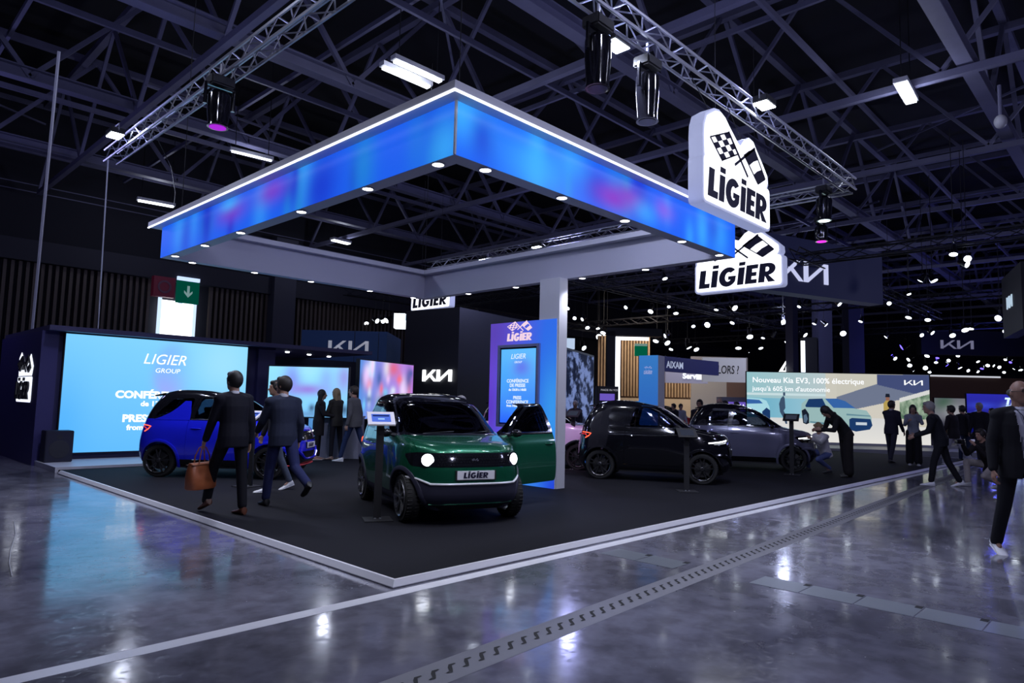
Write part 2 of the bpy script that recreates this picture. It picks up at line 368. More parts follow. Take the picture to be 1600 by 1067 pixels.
def hatch(x0, y0, n, length, name, lab):
    t_ = thing(name, lab, 'floor hatch', (x0, y0, 0), 0)
    for k in range(n):
        a_ = -k * length
        fin('cover', bbox(0, .33, a_ - length + .006, a_ - .004, 0, .003), pbr('hatch_cover_grey', (.20, .22, .25), .3, noise=(4, .1)), t_)
        if k % 1 == 0: fin('handle_slot', bbox(.27, .34, a_ - length + .01, a_ - length + .06, .003, .005), pbr('joint_slot_black', (0, 0, 0)), t_)
    return t_
hatch(2.40, -1.84, 7, .42, 'floor_hatch', 'row of pale grey duct covers in the bare concrete at right')
hatch(2.34, -.30, 2, .42, 'floor_hatch', 'short row of two duct covers close to the stand edge')
# paint scuffs on the concrete, far left
bm = B(); path(bm, [gz(22, 815, .002), gz(24, 835, .002), gz(16, 860, .002), gz(14, 880, .002), gz(18, 900, .002)], .006, 4)
o = fin('trim_7', bm, pbr('scuff_white', (.4, .4, .42), .6)); struct(o)

# ---- roof steelwork
def roof_truss(axis, pos, a0, a1, z0, z1, step, big):
    t_ = thing('roof_truss', 'dark painted steel lattice roof truss under the black ceiling', 'truss', (a0, pos, z0) if axis == 'x' else (pos, a0, z0), 0, 'steel roof trusses over the hall')
    f = (lambda s, z: (s, 0, z)) if axis == 'x' else (lambda s, z: (0, s, z))
    L = a1 - a0; h = z1 - z0
    bm = B()
    if big:                                      # I beam
        for zc, ww, hh in ((0, .30, .035), (.28, .30, .035), (.14, .03, .26)): beam(bm, f(0, zc), f(L, zc), ww, hh)
    else: beam(bm, f(0, 0), f(L, 0), .15, .16)
    fin('bottom_chord', bm, STEEL, t_)
    bm = B(); beam(bm, f(0, h), f(L, h), .2, .2); fin('top_chord', bm, STEEL, t_)
    bm = B(); n = max(2, int(round(L / step))); d = L / n
    for i in range(n):
        w_ = .11 if big else .09
        beam(bm, f(i * d, .1), f(i * d + d / 2, h), w_, w_); beam(bm, f(i * d + d / 2, h), f(i * d + d, .1), w_, w_)
    fin('bracing', bm, STEEL, t_)
for k in range(8): roof_truss('x', -12.9 + 5.6 * k, -22, 60, 9.0, 12.4, 5.6, True)
for k in range(15): roof_truss('y', -11.9 + 5.6 * k * .5 * (1 if k < 1 else 1) if False else -9.0 + 5.6 * k, -28, 25.5, 8.85, 12.2, 5.6, False)
# thin purlins and cross bracing between the trusses
def bar_thing(name, lab, cat, p0, p1, w_, h, grp=None, mat=STEEL):
    p0, p1 = Vector(p0), Vector(p1); bm = B(); beam(bm, (0, 0, 0), p1 - p0, w_, h)
    o_ = fin(name, bm, mat, loc=p0); return tag(o_, lab, cat, grp)
for k in range(8):
    yy = -10.1 + 5.6 * k
    bar_thing('roof_purlin', 'slim steel purlin running between the big roof trusses', 'beam', (-22, yy, 9.75), (60, yy, 9.75), .08, .14, 'slim purlins of the roof')
for k in range(14):
    xx = -6.2 + 5.6 * k
    bar_thing('roof_purlin', 'slim steel purlin running between the big roof trusses', 'beam', (xx, -28, 10.0), (xx, 25.5, 10.0), .08, .12, 'slim purlins of the roof')
for k in range(5):
    for j in range(4):
        x0, y0 = -3.4 + 11.2 * (k - .5), -19.3 + 11.2 * j
        bar_thing('sway_brace', 'thin diagonal sway brace crossing the roof bays', 'beam', (x0, y0, 9.5), (x0 + 11.2, y0 + 11.2 if (k + j) % 2 else y0 + 5.6, 11.5), .06, .06, 'thin diagonal sway braces')

# ---- linear ceiling lamps
LW = emi('fluorescent_white', (.85, .92, 1), 4.0)
def batten(p, q, lab, wid=.16, double=0, z=8.6, en=60):
    a_, b_ = gz(*p, z), gz(*q, z); d = b_ - a_; L = d.length; rz = math.degrees(math.atan2(d.y, d.x))
    t_ = thing('ceiling_lamp', lab, 'lamp', a_, rz)
    for k in range(1 + (double > 0)):
        oy = k * double
        fin('housing', bbox(-.05, L + .05, oy - wid / 2 - .03, oy + wid / 2 + .03, .02, .12), pbr('lamp_housing', (.5, .5, .55), .5), t_)
        fin('tube', bbox(0, L, oy - wid / 2, oy + wid / 2, -.03, .02), LW, t_)
    bm = B(); tube(bm, (.1, 0, .1), (.1, 0, 3.3), .012, 4); tube(bm, (L - .1, 0, .1), (L - .1, 0, 3.3), .012, 4); fin('hanger', bm, BLACK, t_)
    m_ = (a_ + b_) / 2; lamp('POINT', (m_.x, m_.y, z - .3), en, (.75, .8, 1), .2, name='ceiling_lamp_light')
batten((216, 313), (271, 323), 'short bright strip lamp at left, over the canopy corner')
batten((125, 369), (174, 376), 'small strip lamp low on the left, above the slat wall', .10)
batten((362, 236), (424, 251), 'thin strip lamp between the left rig and the canopy', .05)
batten((617, 95), (688, 127), 'twin tube strip lamp just above the near canopy corner', .12, .42)
batten((1407, 130), (1424, 160), 'twin tube strip lamp at upper right under the roof beam', .22, -.62)
batten((520, 375), (545, 381), 'small strip lamp seen through the open canopy', .25)

# ================================================================== THE STAND
CARPET = pbr('stand_carpet_black', (.0085, .0085, .0125), .8, spec=.15, noise=(60, .35))
t = thing('stand_platform', 'low black carpeted platform with a white metal edge', 'platform', (0, 0, 0))
fin('carpet', bbox(.055, 22.4, .055, 10.39, .0, .052), CARPET, t)
bm = B()
for poly, ax in ((((0, 0), (.055, .062)), 'x'),):
    pass
prf = [(0, .004), (.0, .012), (.035, .058), (.06, .058), (.06, .004)]
def edge_strip(bm, horizontal, a0, a1):
    n = len(prf); A = []; Bv = []
    for q, z in prf:
        if horizontal: A.append(bm.verts.new((a0 + q, q, z))); Bv.append(bm.verts.new((a1, q, z)))
        else: A.append(bm.verts.new((q, a0 + q, z))); Bv.append(bm.verts.new((q, a1, z)))
    for i in range(n): bm.faces.new((A[i], Bv[i], Bv[(i + 1) % n], A[(i + 1) % n]))
    bm.faces.new(A); bm.faces.new(Bv[::-1])
EDGE = pbr('edge_white_metal', (.78, .78, .83), .35)
edge_strip(bm, True, 0, 22.4); fin('edge_trim', bm, EDGE, t)
bm = B(); edge_strip(bm, False, 0, 10.2); fin('edge_trim', bm, EDGE, t)
fin('stage_step', bbox(0, 7.5, 10.4, 16, .0, .10), pbr('stage_white', (.55, .55, .62), .4), t)

# ---- canopy
cx0, cx1, cy0, cy1, cz0, cz1 = .5, 6.0, 0.0, 7.2, 3.7, 4.2
t = thing('canopy', 'large square hanging canopy ring with a blue glowing LED frieze', 'canopy', (0, 0, 0))
CAN = pbr('canopy_white', (.50, .50, .60), .5)
bw = .17
ring = B()
box(ring, cx0, cx0 + bw, cy0, cy1, cz0, cz1); box(ring, cx0 + bw, cx1 - bw, cy0, cy0 + bw, cz0, cz1)
box(ring, cx1 - bw, cx1, cy0, cy1, cz0, cz1); box(ring, cx0 + bw, cx1 - bw, cy1 - bw, cy1, cz0, cz1)
fin('ring_beam', ring, CAN, t)
of = .17
cap = B()
box(cap, cx0 - of, cx0 + .3, cy0 - of, cy1 + of, cz1, cz1 + .085); box(cap, cx0 + .3, cx1 - .3, cy0 - of, cy0 + .3, cz1, cz1 + .085)
box(cap, cx1 - .3, cx1 + of, cy0 - of, cy1 + of, cz1, cz1 + .085); box(cap, cx0 + .3, cx1 - .3, cy1 - .3, cy1 + of, cz1, cz1 + .085)
fin('cap', cap, pbr('canopy_cap_white', (.66, .66, .74), .45), t)
st = B(); e = .006
box(st, cx0 - of - e, cx0 - of + .012, cy0 - of - e, cy1 + of, cz1 - .012, cz1 + .004); box(st, cx0 - of + .012, cx1 + of, cy0 - of - e, cy0 - of + .012, cz1 - .012, cz1 + .004)
fin('light_strip', st, emi('strip_white', (.80, .86, 1), 3.2), t)
DB, MB_, CY, PU, TE = (.010, .030, .58), (.013, .115, .85), (.045, .40, .98), (.22, .03, .52), (.015, .27, .62)
rnd = random.Random(3)
def wavy(seed, extra, k=9):
    r = random.Random(seed); bl = []
    for i in range(k):
        bl.append((r.random(), r.random(), .012 + .035 * r.random(), .4 + .6 * r.random(), r.choice([CY, TE, DB, DB]), .35 + .45 * r.random()))
    return blobs(MB_, bl + extra)
fL = wavy(5, [(.92, .5, .06, .9, MB_, .6), (.985, .2, .03, .5, CY, .7), (.52, .72, .05, .3, PU, .75), (.36, .6, .06, .3, PU, .7), (.35, .85, .04, .2, CY, .8), (.80, .5, .03, .9, TE, .6), (.68, .4, .05, .6, DB, .6), (.25, .5, .02, .8, DB, .7), (.14, .4, .03, .8, DB, .5)], 18)
fR = wavy(11, [(.02, .8, .06, .5, CY, .9), (.06, .5, .03, .5, DB, .8), (.2, .35, .09, .6, CY, .8), (.3, .8, .05, .4, CY, .6), (.44, .35, .06, .28, PU, .95), (.50, .5, .05, .25, PU, .9), (.64, .55, .04, .25, (.22, .10, .75), .8), (.56, .3, .05, .3, CY, .6), (.82, .4, .03, .7, CY, .7), (.88, .6, .03, .4, DB, .5)], 14)
o = led('led_frieze', 0, 7.2, cz0, cz1, 180, 12, fL, 1.0, t); o.location = (cx0 - .008, cy1, 0); o.rotation_euler = (0, 0, -PI / 2)
o = led('led_frieze', 0, 5.5, cz0, cz1, 140, 12, fR, 1.12, t); o.location = (cx0, cy0 - .008, 0)
fin('corner_trim', bbox(cx0 - .016, cx0 + .004, cy0 - .016, cy0 + .004, cz0, cz1), EDGE, t)
for x, y in DOWN:
    bm = B(); lathe(bm, [(.055, -.012), (.066, -.012), (.068, 0), (.0001, 0)], 20, 'z', (x, y, cz0)); r_ = fin('downlight', bm, WHITE, t)
    bm = B(); lathe(bm, [(.0001, -.011), (.055, -.011)], 20, 'z', (x, y, cz0)); fin('lens', bm, emi('downlight_lens', (.95, .96, 1), 9), r_)
fin('column', bbox(5.63, 5.85, 3.04, 3.50, .05, 3.7), WHITE, t)
# hanging cables of the canopy
for x, y in ((.7, .2), (.7, 7.0), (5.8, .2), (5.8, 7.0)):
    bm = B(); tube(bm, (x, y, 4.28), (x, y, 9), .006, 4); fin('cable', bm, BLACK, t)

# ---- blue information pillar with the upright screen
t = thing('display_pillar', 'tall blue and violet pillar with an upright screen beside the open car door', 'display', (5.60, 4.70, .05), -90)
PW = 1.64
fT = blobs(lambda u, v: mixc((.16, .07, .75), (.03, .16, .92), u * 1.3 - .1 + (1 - v) * .25), [(.05, .95, .3, .2, (.10, .06, .45), .7), (.95, .45, .18, .3, (.05, .40, 1), .8), (.55, .05, .25, .12, (.06, .35, 1), .7), (1.0, .0, .16, .13, (.02, .06, .8), .9), (.0, .45, .15, .15, (.10, .03, .55), .6)])
led('front_panel', 0, PW, 0, 2.92, 40, 60, fT, .85, t, -.001)
fin('panel_box', bbox(0, PW, .001, .03, 0, 2.92), WHITE, t)
sx0 = .30; sx1 = 1.22; sz0, sz1 = 1.05, 2.45
fr = B()
for b_ in ((sx0 - .05, sx1 + .05, sz0 - .05, sz0), (sx0 - .05, sx1 + .05, sz1, sz1 + .05), (sx0 - .05, sx0, sz0, sz1), (sx1, sx1 + .05, sz0, sz1)): box(fr, b_[0], b_[1], -.05, 0, b_[2], b_[3])
fr_ = fin('screen_frame', fr, pbr('frame_blue_grey', (.20, .22, .42), .4), t)
fS = blobs(lambda u, v: mixc((.02, .12, .95), (.12, .50, 1.0), v * 1.15 + .0), [(.6, .75, .25, .12, (.13, .15, .85), .8), (.1, .6, .2, .3, (.06, .40, 1), .5), (.7, .22, .5, .1, (.05, .4, 1), .5)])
sc_ = led('screen', sx0 + .03, sx1 - .03, sz0 + .03, sz1 - .03, 24, 36, fS, 1.0, t, -.03)
bm = B(); box(bm, sx0, sx1, -.028, -.004, sz0, sz1); fin('screen_bezel', bm, BGLOSS, t)
TXW = emi('screen_text_white', (.75, .85, 1), 1.1)
mid = (sx0 + sx1) / 2
text('lettering', 'LIGIER', .13, TXW, sc_, mid, 2.24, -.034, .0, .25, 'CENTER', .002); text('lettering', 'GROUP', .055, TXW, sc_, mid, 2.16, -.034, 0, .2, 'CENTER', .002)
for s_, zz, sz in (('CONFÉRENCE', 1.81, .085), ('DE PRESSE', 1.73, .085), ('de 13h30 à 14h00', 1.66, .06), ('PRESS', 1.51, .08), ('CONFERENCE', 1.43, .085), ('from 14h00 to 14h30', 1.37, .06)):
    text('lettering', s_, sz, TXW, sc_, mid, zz, -.034, .002, 0, 'CENTER', .002)
LG = emi('logo_pink_white', (.95, .70, .85), .95)
logo_flags('logo_flags', mid - .34, 2.75, .68 / 3.2, LG, t, -.012, .01)
logo_word('logo_lettering', mid - .31, 2.57, .62, .14, LG, t, -.012)

# ---- LED wall at left
NAVYW = pbr('booth_navy', (.035, .030, .14), .5)
t = thing('presentation_booth', 'dark navy booth wall holding the big cyan screen', 'booth', (0, 12, 0))
fin('side_wall', bbox(-.05, .25, .02, 4.0, .0, 2.74), NAVYW, t)
fin('front_wall', bbox(.25, 5.0, .10, .3, .1, 2.74), NAVY, t)
fin('side_return', bbox(4.55, 5.0, -.02, .10, .1, 2.74), NAVY, t)
fin('back_wall', bbox(5.0, 10.5, 3.4, 3.6, .05, 2.74), DNAVY, t)
sl = fin('roof_slab', bbox(.0, 7.75, -.32, 4.0, 2.74, 2.84), pbr('slab_violet', (.05, .045, .12), .5), t)
for px_, py_ in ((449, 550), (483, 554), (514, 557)):
    p = gz(px_, py_, 2.73) - Vector((0, 12, 0)); bm = B(); lathe(bm, [(.0001, 0), (.055, 0), (.055, .03)], 16, 'z', (p.x, max(-.25, p.y), 2.715)); fin('downlight', bm, emi('downlight_lens', (1, 1, 1), 9), t)
t = thing('led_screen', 'big cyan screen announcing the press conference', 'screen', (.36, 11.97, .24))
SW, SH = 3.90, 2.47
def fW(u, v):
    c = mixc((.065, .39, .93), (.22, .62, .97), .25 + .55 * v + .2 * u)
    c = mixc(c, (.42, .78, 1), .5 * math.exp(-(((u - .85) / .2) ** 2 + ((v - .8) / .35) ** 2)))
    c = mixc(c, (.05, .36, .86), .5 * math.exp(-((u / .12) ** 2 + ((v - .2) / .5) ** 2)))
    d = math.hypot((u - .55 - .02 * v) / .115, (v - .72) / .26)
    edge = 1 / (1 + math.exp((d - 1) * 9)); inner = mixc((.20, .42, .93), (.33, .33, .85), max(0, (.75 - v) / .2))
    c = mixc(c, inner, edge * .85 / (1 + math.exp((u - .60) * 30)))
    return c
sc_ = led('screen_panel', 0, SW, 0, SH, 100, 64, fW, 1.12, t)
fin('housing', bbox(-.02, SW + .02, .005, .08, -.02, SH + .02), BLACK, t)
TW2 = emi('screen_text_bright', (.95, 1, 1), 1.25)
text('lettering', 'LIGIER', .33, TW2, sc_, 1.50, 1.93, -.006, .0, .28, 'LEFT', .002, 1.0)
text('lettering', 'GROUP', .145, TW2, sc_, 1.77, 1.74, -.006, 0, .15, 'LEFT', .002, 1.1)
text('lettering', 'CONFÉRENCE DE PRESSE', .215, TW2, sc_, 1.0, 1.16, -.006, .010, 0, 'LEFT', .002, 1.12)
text('lettering', 'de 13h30 à 14h00', .155, TW2, sc_, 1.52, .985, -.006, .006, 0, 'LEFT', .002, 1.1)
text('lettering', 'PRESS CONFERENCE', .215, TW2, sc_, 1.17, .64, -.006, .010, 0, 'LEFT', .002, 1.12)
text('lettering', 'from 14h00 to 14h30', .155, TW2, sc_, 1.27, .46, -.006, .006, 0, 'LEFT', .002, 1.1)
# back-lit logo on the booth's side
t = thing('wall_logo', 'black back-lit emblem of crossed flags on the navy side wall', 'logo', (-.07, 12.2, 1.86), -90)
# local +x runs towards the near corner
bm = B(); t.location = (-.07, 13.9, 1.62)
lg = logo_flags('emblem_flags', .05, .28, .42, BLACK, t, -.02, .03)
logo_word('emblem_lettering', .05, -.30, 1.25, .38, BLACK, t, -.02, .03)
bm = B(); prism(bm, rrect(.02, 1.36, -.36, .18, .05), .012, .018); prism(bm, [(.08, .2), (.02, .6), (.2, .72), (.7, .4), (1.1, .66), (1.38, .4), (1.3, .2)], .012, .018)
fin('glow_plate', bm, emi('backlight_white', (.8, .85, 1), 1.6), t)
t = thing('loudspeaker', 'black loudspeaker box at the left foot of the cyan screen', 'loudspeaker', (.28, 11.45, .10))
fin('cabinet', bbox(-.24, .24, 0, .4, 0, .62), pbr('speaker_blue_black', (.01, .01, .03), .5), t, bevel=.012)
bm = B(); lathe(bm, [(.0001, -.006), (.16, -.006), (.18, -.003)], 20, 'y', (0, 0, .25)); fin('speaker_cone', bm, pbr('cone_black', (.02, .02, .03), .7), t)
bm = B(); lathe(bm, [(.0001, -.006), (.05, -.006)], 16, 'y', (0, 0, .50)); fin('tweeter', bm, pbr('cone_black', (0, 0, 0)), t)
# front lip of the stage step
def panel(name, lab, cat, pl, pr, z0, z1, fn, s, nu=40, nv=30, frame=.03, group=None, fm=None):
    d = pr - pl; L = math.hypot(d.x, d.y); rz = math.degrees(math.atan2(d.y, d.x))
    t_ = thing(name, lab, cat, (pl.x, pl.y, z0), rz, group)
    if fn: led('screen_panel', 0, L, 0, z1 - z0, nu, nv, fn, s, t_, -.005)
    fin('frame', bbox(-frame, L + frame, 0, .10, -frame, z1 - z0 + frame), fm or BLACK, t_)
    return t_, L, z1 - z0
a_, b_ = gd(421, 572, 16.5), gd(545, 572, 16.5); c_ = gd(480, 651, 16.5)
f2 = blobs(lambda u, v: mixc((.22, .60, 1), (.30, .75, 1), v), [(.3, .75, .12, .35, (.22, .28, .85), .9), (.5, .55, .25, .12, (.30, .20, .72), .95), (.72, .75, .1, .3, (.25, .38, .9), .7), (.95, .8, .1, .3, (.30, .25, .75), .8), (.5, .95, .12, .2, (.35, .75, 1), .9), (.5, .05, .8, .07, (.12, .25, .5), .7), (.3, .18, .04, .07, (.25, .02, .06), .9), (.56, .18, .04, .08, (.03, .04, .12), .9), (.97, .16, .05, .1, (.03, .05, .12), .9)])
panel('led_screen', 'pale blue screen with a violet wave behind the two women', 'screen', a_, b_, c_.z, a_.z, f2, 1.1)
a_, b_ = gd(563, 562, 17), gd(646, 571, 19.2)
rr = random.Random(8)
f3 = blobs(lambda u, v: mixc((.10, .28, .75), (.55, .22, .75), u), [(rr.random(), rr.random(), .02 + .06 * rr.random(), .04 + .2 * rr.random(), rr.choice([(.8, .9, 1), (.02, .10, .35), (.9, .15, .2), (.2, .7, 1), (.9, .6, 1)]), .8) for _ in range(34)] + [(.42, .3, .12, .12, (.02, .04, .12), .9), (.6, .9, .12, .15, (.8, .12, .15), .8)])
panel('led_screen', 'colourful city picture screen left of the green car roof', 'screen', a_, b_, 1.0, a_.z, f3, 1.05, 60, 40)
t = thing('counter', 'grey reception counter with a blue curved end behind the grey-jacket man', 'counter', (5.75, 10.35, .05), -46)
fin('top', bbox(-.55, .75, -.3, .3, .98, 1.02), pbr('counter_grey', (.25, .25, .32), .5), t); fin('body', bbox(-.2, .73, -.28, .28, 0, .98), pbr('counter_grey', (0, 0, 0)), t)
led('graphic', -.5, -.2, 0, .98, 6, 16, lambda u, v: mixc((.03, .20, .75), (.20, .55, 1), v * .6 + u * .3), .7, t, -.29); fin('graphic_backing', bbox(-.5, -.2, -.285, .25, 0, .98), NAVYW, t)

# ---- hanging light-box logos
SB = emi('lightbox_white', (.88, .90, 1), 2.1)
SIDE = pbr('lightbox_side', (.60, .62, .70), .5, emit=(.45, .5, .8), es=.45)
INK = pbr('logo_navy_black', (.006, .004, .030), .5)
def hanging_sign(lab, loc, rz, Wd, h, zc_top, dy=0):
    t_ = thing('hanging_sign', lab, 'sign', loc, rz)
    u = Wd / 3.28
    bm = B(); prism(bm, rrect(0, Wd, 0, h, .07), 0, .2); o1 = fin('sign_board', bm, SIDE, t_)
    lobes = [[(.02, -.1), (.0, .35), (.02, .62), (.13, .86), (.5, 1.08), (.74, 1.12), (.95, 1.06), (1.15, .92), (1.58, .66), (1.72, .62), (1.95, .84), (2.2, .95), (2.42, .92), (2.58, .78), (2.95, .5), (3.2, .28), (3.22, .1), (3.1, -.1)]]
    pts = [(p[0] * u, h + p[1] * h) for p in lobes[0]]
    bm = B(); prism(bm, pts, .004, .196); fin('flag_board', bm, SIDE, t_)
    g = h * .055
    bm = B(); prism(bm, rrect(g, Wd - g, g, h - g * .3, .06), -.012, -.001); f_ = fin('lit_face', bm, SB, t_)
    cx_, cy_ = 1.6 * u, h + .4 * h
    pin = [(cx_ + (p[0] - cx_) * (1 - .05 / (1 if abs(p[0] - cx_) > .2 * u else 2)), cy_ + (p[1] - cy_) * .93) for p in pts]
    bm = B(); prism(bm, pin, -.010, .002); fin('lit_face', bm, SB, t_)
    logo_word('lettering', .05 * Wd, h * .16, Wd * .89, h * .60, INK, t_, -.016, .008)
    logo_flags('flags', 0.04 * Wd, h * 1.0, Wd * .92 / 3.2, INK, t_, -.014, .008)
    for xx, zz in ((.2 * Wd, h * 2.05), (.68 * Wd, h * 1.86)):
        bm = B(); tube(bm, (xx, .1, zz), (xx, .1 + dy, zc_top - loc[2]), .006, 4); fin('cable', bm, BLACK, t_)
    return t_
a_ = gp(1098, 314, 1, -.50); b_ = gp(1203, 361, 1, -.50)
hanging_sign('nearest white light-box logo with crossed flags, hanging before the canopy edge', (a_.x, -.50, a_.z), 0, b_.x - a_.x, .62, 5.9, .28)
a_ = gp(1086, 460, 0, 9.4); b_ = gp(1224, 447, 0, 9.4)
hanging_sign('second white light-box logo, lower and partly behind the canopy corner', (9.4, a_.y, a_.z), -90, a_.y - b_.y, .62, 8.85)
a_ = gp(642, 487, 0, 10.5); b_ = gp(703, 480, 0, 10.5)
hanging_sign('small distant light-box logo peeking out below the back canopy beam', (10.5, a_.y, a_.z), -90, a_.y - b_.y, .62, 8.85)

# ---- rigging trusses
def rig_truss(name, lab, p0, p1, mat=ALU, s=.22, grp=None, step=.32, r=.022):
    p0, p1 = Vector(p0), Vector(p1); t_ = thing(name, lab, 'truss', p0, 0, grp); d = p1 - p0; L = d.length; d.normalize(); sd = d.cross(Vector((0, 0, 1))).normalized(); up = Vector((0, 0, 1))
    cs = [sd * a * s / 2 + up * b * s / 2 for a, b in ((-1, -1), (1, -1), (1, 1), (-1, 1))]
    for c in cs:
        bm = B(); tube(bm, c, c + d * L, r, 6); fin('chord', bm, mat, t_)
    bm = B(); n = int(L / step)
    for k in range(n):
        for q in range(4):
            c0, c1 = cs[q], cs[(q + 1) % 4]
            if k % 2: c0, c1 = c1, c0
            tube(bm, c0 + d * k * step, c1 + d * (k + 1) * step, r * .5, 4)
    fin('lacing', bm, mat, t_)
    return t_
ZR = 6.0
rig_truss('rigging_truss', 'silver box truss of the rig climbing out of the picture at upper left', (.38, -.1, ZR), (.38, 9.9, ZR))
rig_truss('rigging_truss', 'long silver box truss running above the near hanging sign', (.6, -.12, ZR), (10.85, -.12, ZR))
rig_truss('rigging_truss', 'silver box truss crossing behind the canopy', (10.95, -.1, ZR), (10.95, 13.2, ZR))
def wire(lab, p, q, r=.010, mat=None, name='support_wire'):
    bm = B(); p, q = Vector(p), Vector(q); tube(bm, (0, 0, 0), q - p, r, 5); return tag(fin(name, bm, mat or pbr('wire_steel', (.5, .5, .58), .4, .5), loc=p), lab, 'wire')
wire('steel wire dropping from the left end of the rig to the booth', (.36, 10.0, ZR), (.36, 12.3, 2.85) if False else gz(153, 515, 2.84), .014, pbr('wire_white', (.8, .8, .86), .5))
wire('steel wire at far left, rising from the booth roof to the roof beams', gz(92, 80, 8.9), gp(50, 516, 1, 15.5), .034, pbr('wire_white', (.8, .8, .86), .5))
def cable(lab, pts): bm = B(); path(bm, pts, .008, 4); return tag(fin('cable', bm, BLACK), lab, 'cable')
cable('loose black cable sagging from the left rig down to the canopy', [gz(240, 205, ZR), gz(262, 250, 5.8), gz(268, 262, 5.6), gz(274, 300, 5.1), gz(272, 322, 4.7)])

def floodlight(lab, p, rz, w_=.34, em=20):
    t_ = thing('floodlight', lab, 'floodlight', p, rz)
    fin('housing', bbox(-w_ / 2, w_ / 2, -.11, .11, -.04, .06), BLACK, t_, bevel=.01)
    fin('lamp_face', bbox(-w_ / 2 + .015, w_ / 2 - .015, -.10, .10, -.055, -.041), emi('flood_white', (.78, .86, 1), em), t_)
    bm = B(); path(bm, [(-w_ / 2 - .01, 0, 0), (-w_ / 2 - .01, 0, .13), (w_ / 2 + .01, 0, .13), (w_ / 2 + .01, 0, 0)], .01, 5); fin('bracket', bm, ALU, t_)
floodlight('bright floodlight on the near truss at top centre', (3.30, .25, 6.0), 0)
floodlight('bright floodlight on the truss right above the near hanging sign', (6.12, -.42, 6.0), 0)
floodlight('bright floodlight at the far left end of the rig', (.05, 8.49, 6.0), 90)
for px_, py_, nm in ((840, 384, 'small floodlight on the back truss, seen through the canopy'), (757, 404, 'second small floodlight on the back truss, left of the other')):
    p = gp(px_, py_, 0, 10.9); floodlight(nm, p, 90, .3, 8)
def moving_head(lab, p, lens, h=.62, tilt=0):
    t_ = thing('moving_head_light', lab, 'stage light', p)
    bm = B(); box(bm, -.16, .16, -.12, .12, -.14, 0); fin('base', bm, BLACK, t_, bevel=.02)
    bm = B(); path(bm, [(-.19, 0, -.42), (-.19, 0, -.13), (.19, 0, -.13), (.19, 0, -.42)], .028, 6); fin('yoke', bm, BGLOSS, t_)
    bm = B(); lathe(bm, [(.0001, 0), (.10, 0), (.15, -.06), (.15, -.28), (.13, -h + .05), (.14, -h), (.0001, -h)], 20, 'z', (0, 0, -.2)); fin('head', bm, BGLOSS, t_, True)
    bm = B(); lathe(bm, [(.0001, -h - .205), (.11, -h - .205)], 20, 'z'); fin('lens', bm, lens, t_)
    bm = B(); tube(bm, (0, 0, 0), (0, 0, .2), .02, 6); fin('clamp', bm, ALU, t_)
NOL = pbr('lens_dark', (.02, .02, .05), .1)
moving_head('black moving head lamp left of the top centre floodlight', gz(935, 30, 5.85), NOL)
moving_head('black moving head lamp right of the top centre floodlight', gz(1012, 92, 5.85), NOL)
moving_head('black moving head lamp with a violet lens under the left rig', gz(345, 122, 5.85), emi('lens_violet', (.35, .02, .6), 1.2), .5)
moving_head('black moving head lamp at the right end of the long truss', gp(1287, 292, 0, 10.6), emi('lens_white_dim', (.8, .9, 1), 3), .5)
moving_head('dark lamp with a magenta lens far behind the near hanging sign', gz(1283, 340, 6.2), emi('lens_magenta', (.8, .02, .75), 2.5), .4)
# fixed dome camera
t = thing('security_camera', 'white dome camera hanging below the roof beam at upper right', 'camera', gz(1563, 180, 8.2)); bm = B(); ell(bm, (0, 0, -.15), (.13, .13, .16)); fin('dome', bm, pbr('dome_white', (.4, .4, .45), .4), t, True); bm = B(); tube(bm, (0, 0, 0), (0, 0, .7), .04, 8); fin('mount', bm, STEEL, t)

# ================================================================== CARS
LEV = [  # z, rear x, front x, half width, plan exponent rear, front
    (.19, -1.34, 1.34, .650, 5, 4.4), (.24, -1.41, 1.42, .700, 5, 4.4), (.32, -1.45, 1.47, .728, 5, 4.2), (.42, -1.47, 1.485, .742, 5, 4.0), (.52, -1.475, 1.485, .750, 5, 3.9),
    (.62, -1.47, 1.478, .752, 5, 3.8), (.72, -1.455, 1.460, .750, 5, 3.7), (.80, -1.44, 1.435, .745, 5, 3.6), (.86, -1.425, 1.405, .738, 5, 3.6), (.905, -1.41, 1.35, .728, 5, 3.8),
    (.945, -1.40, 1.22, .715, 5, 4.2), (.98, -1.39, 1.00, .702, 5, 5), (1.01, -1.378, .80, .690, 5, 6), (1.06, -1.36, .70, .676, 5, 5.5), (1.15, -1.32, .565, .655, 5, 5),
    (1.25, -1.265, .425, .628, 5, 5), (1.35, -1.20, .27, .598, 4.6, 4.8), (1.43, -1.14, .11, .566, 4.2, 4.4), (1.485, -1.06, -.06, .525, 3.8, 3.8), (1.52, -.95, -.22, .46, 3.2, 3.2),
    (1.54, -.80, -.36, .34, 2.6, 2.6), (1.548, -.66, -.48, .16, 2.2, 2.2)]
def lev(z):
    for a, b in zip(LEV, LEV[1:]):
        if a[0] <= z <= b[0]:
            t = (z - a[0]) / (b[0] - a[0]); return [p + (q - p) * t for p, q in zip(a, b)]
    return LEV[0] if z < LEV[0][0] else LEV[-1]
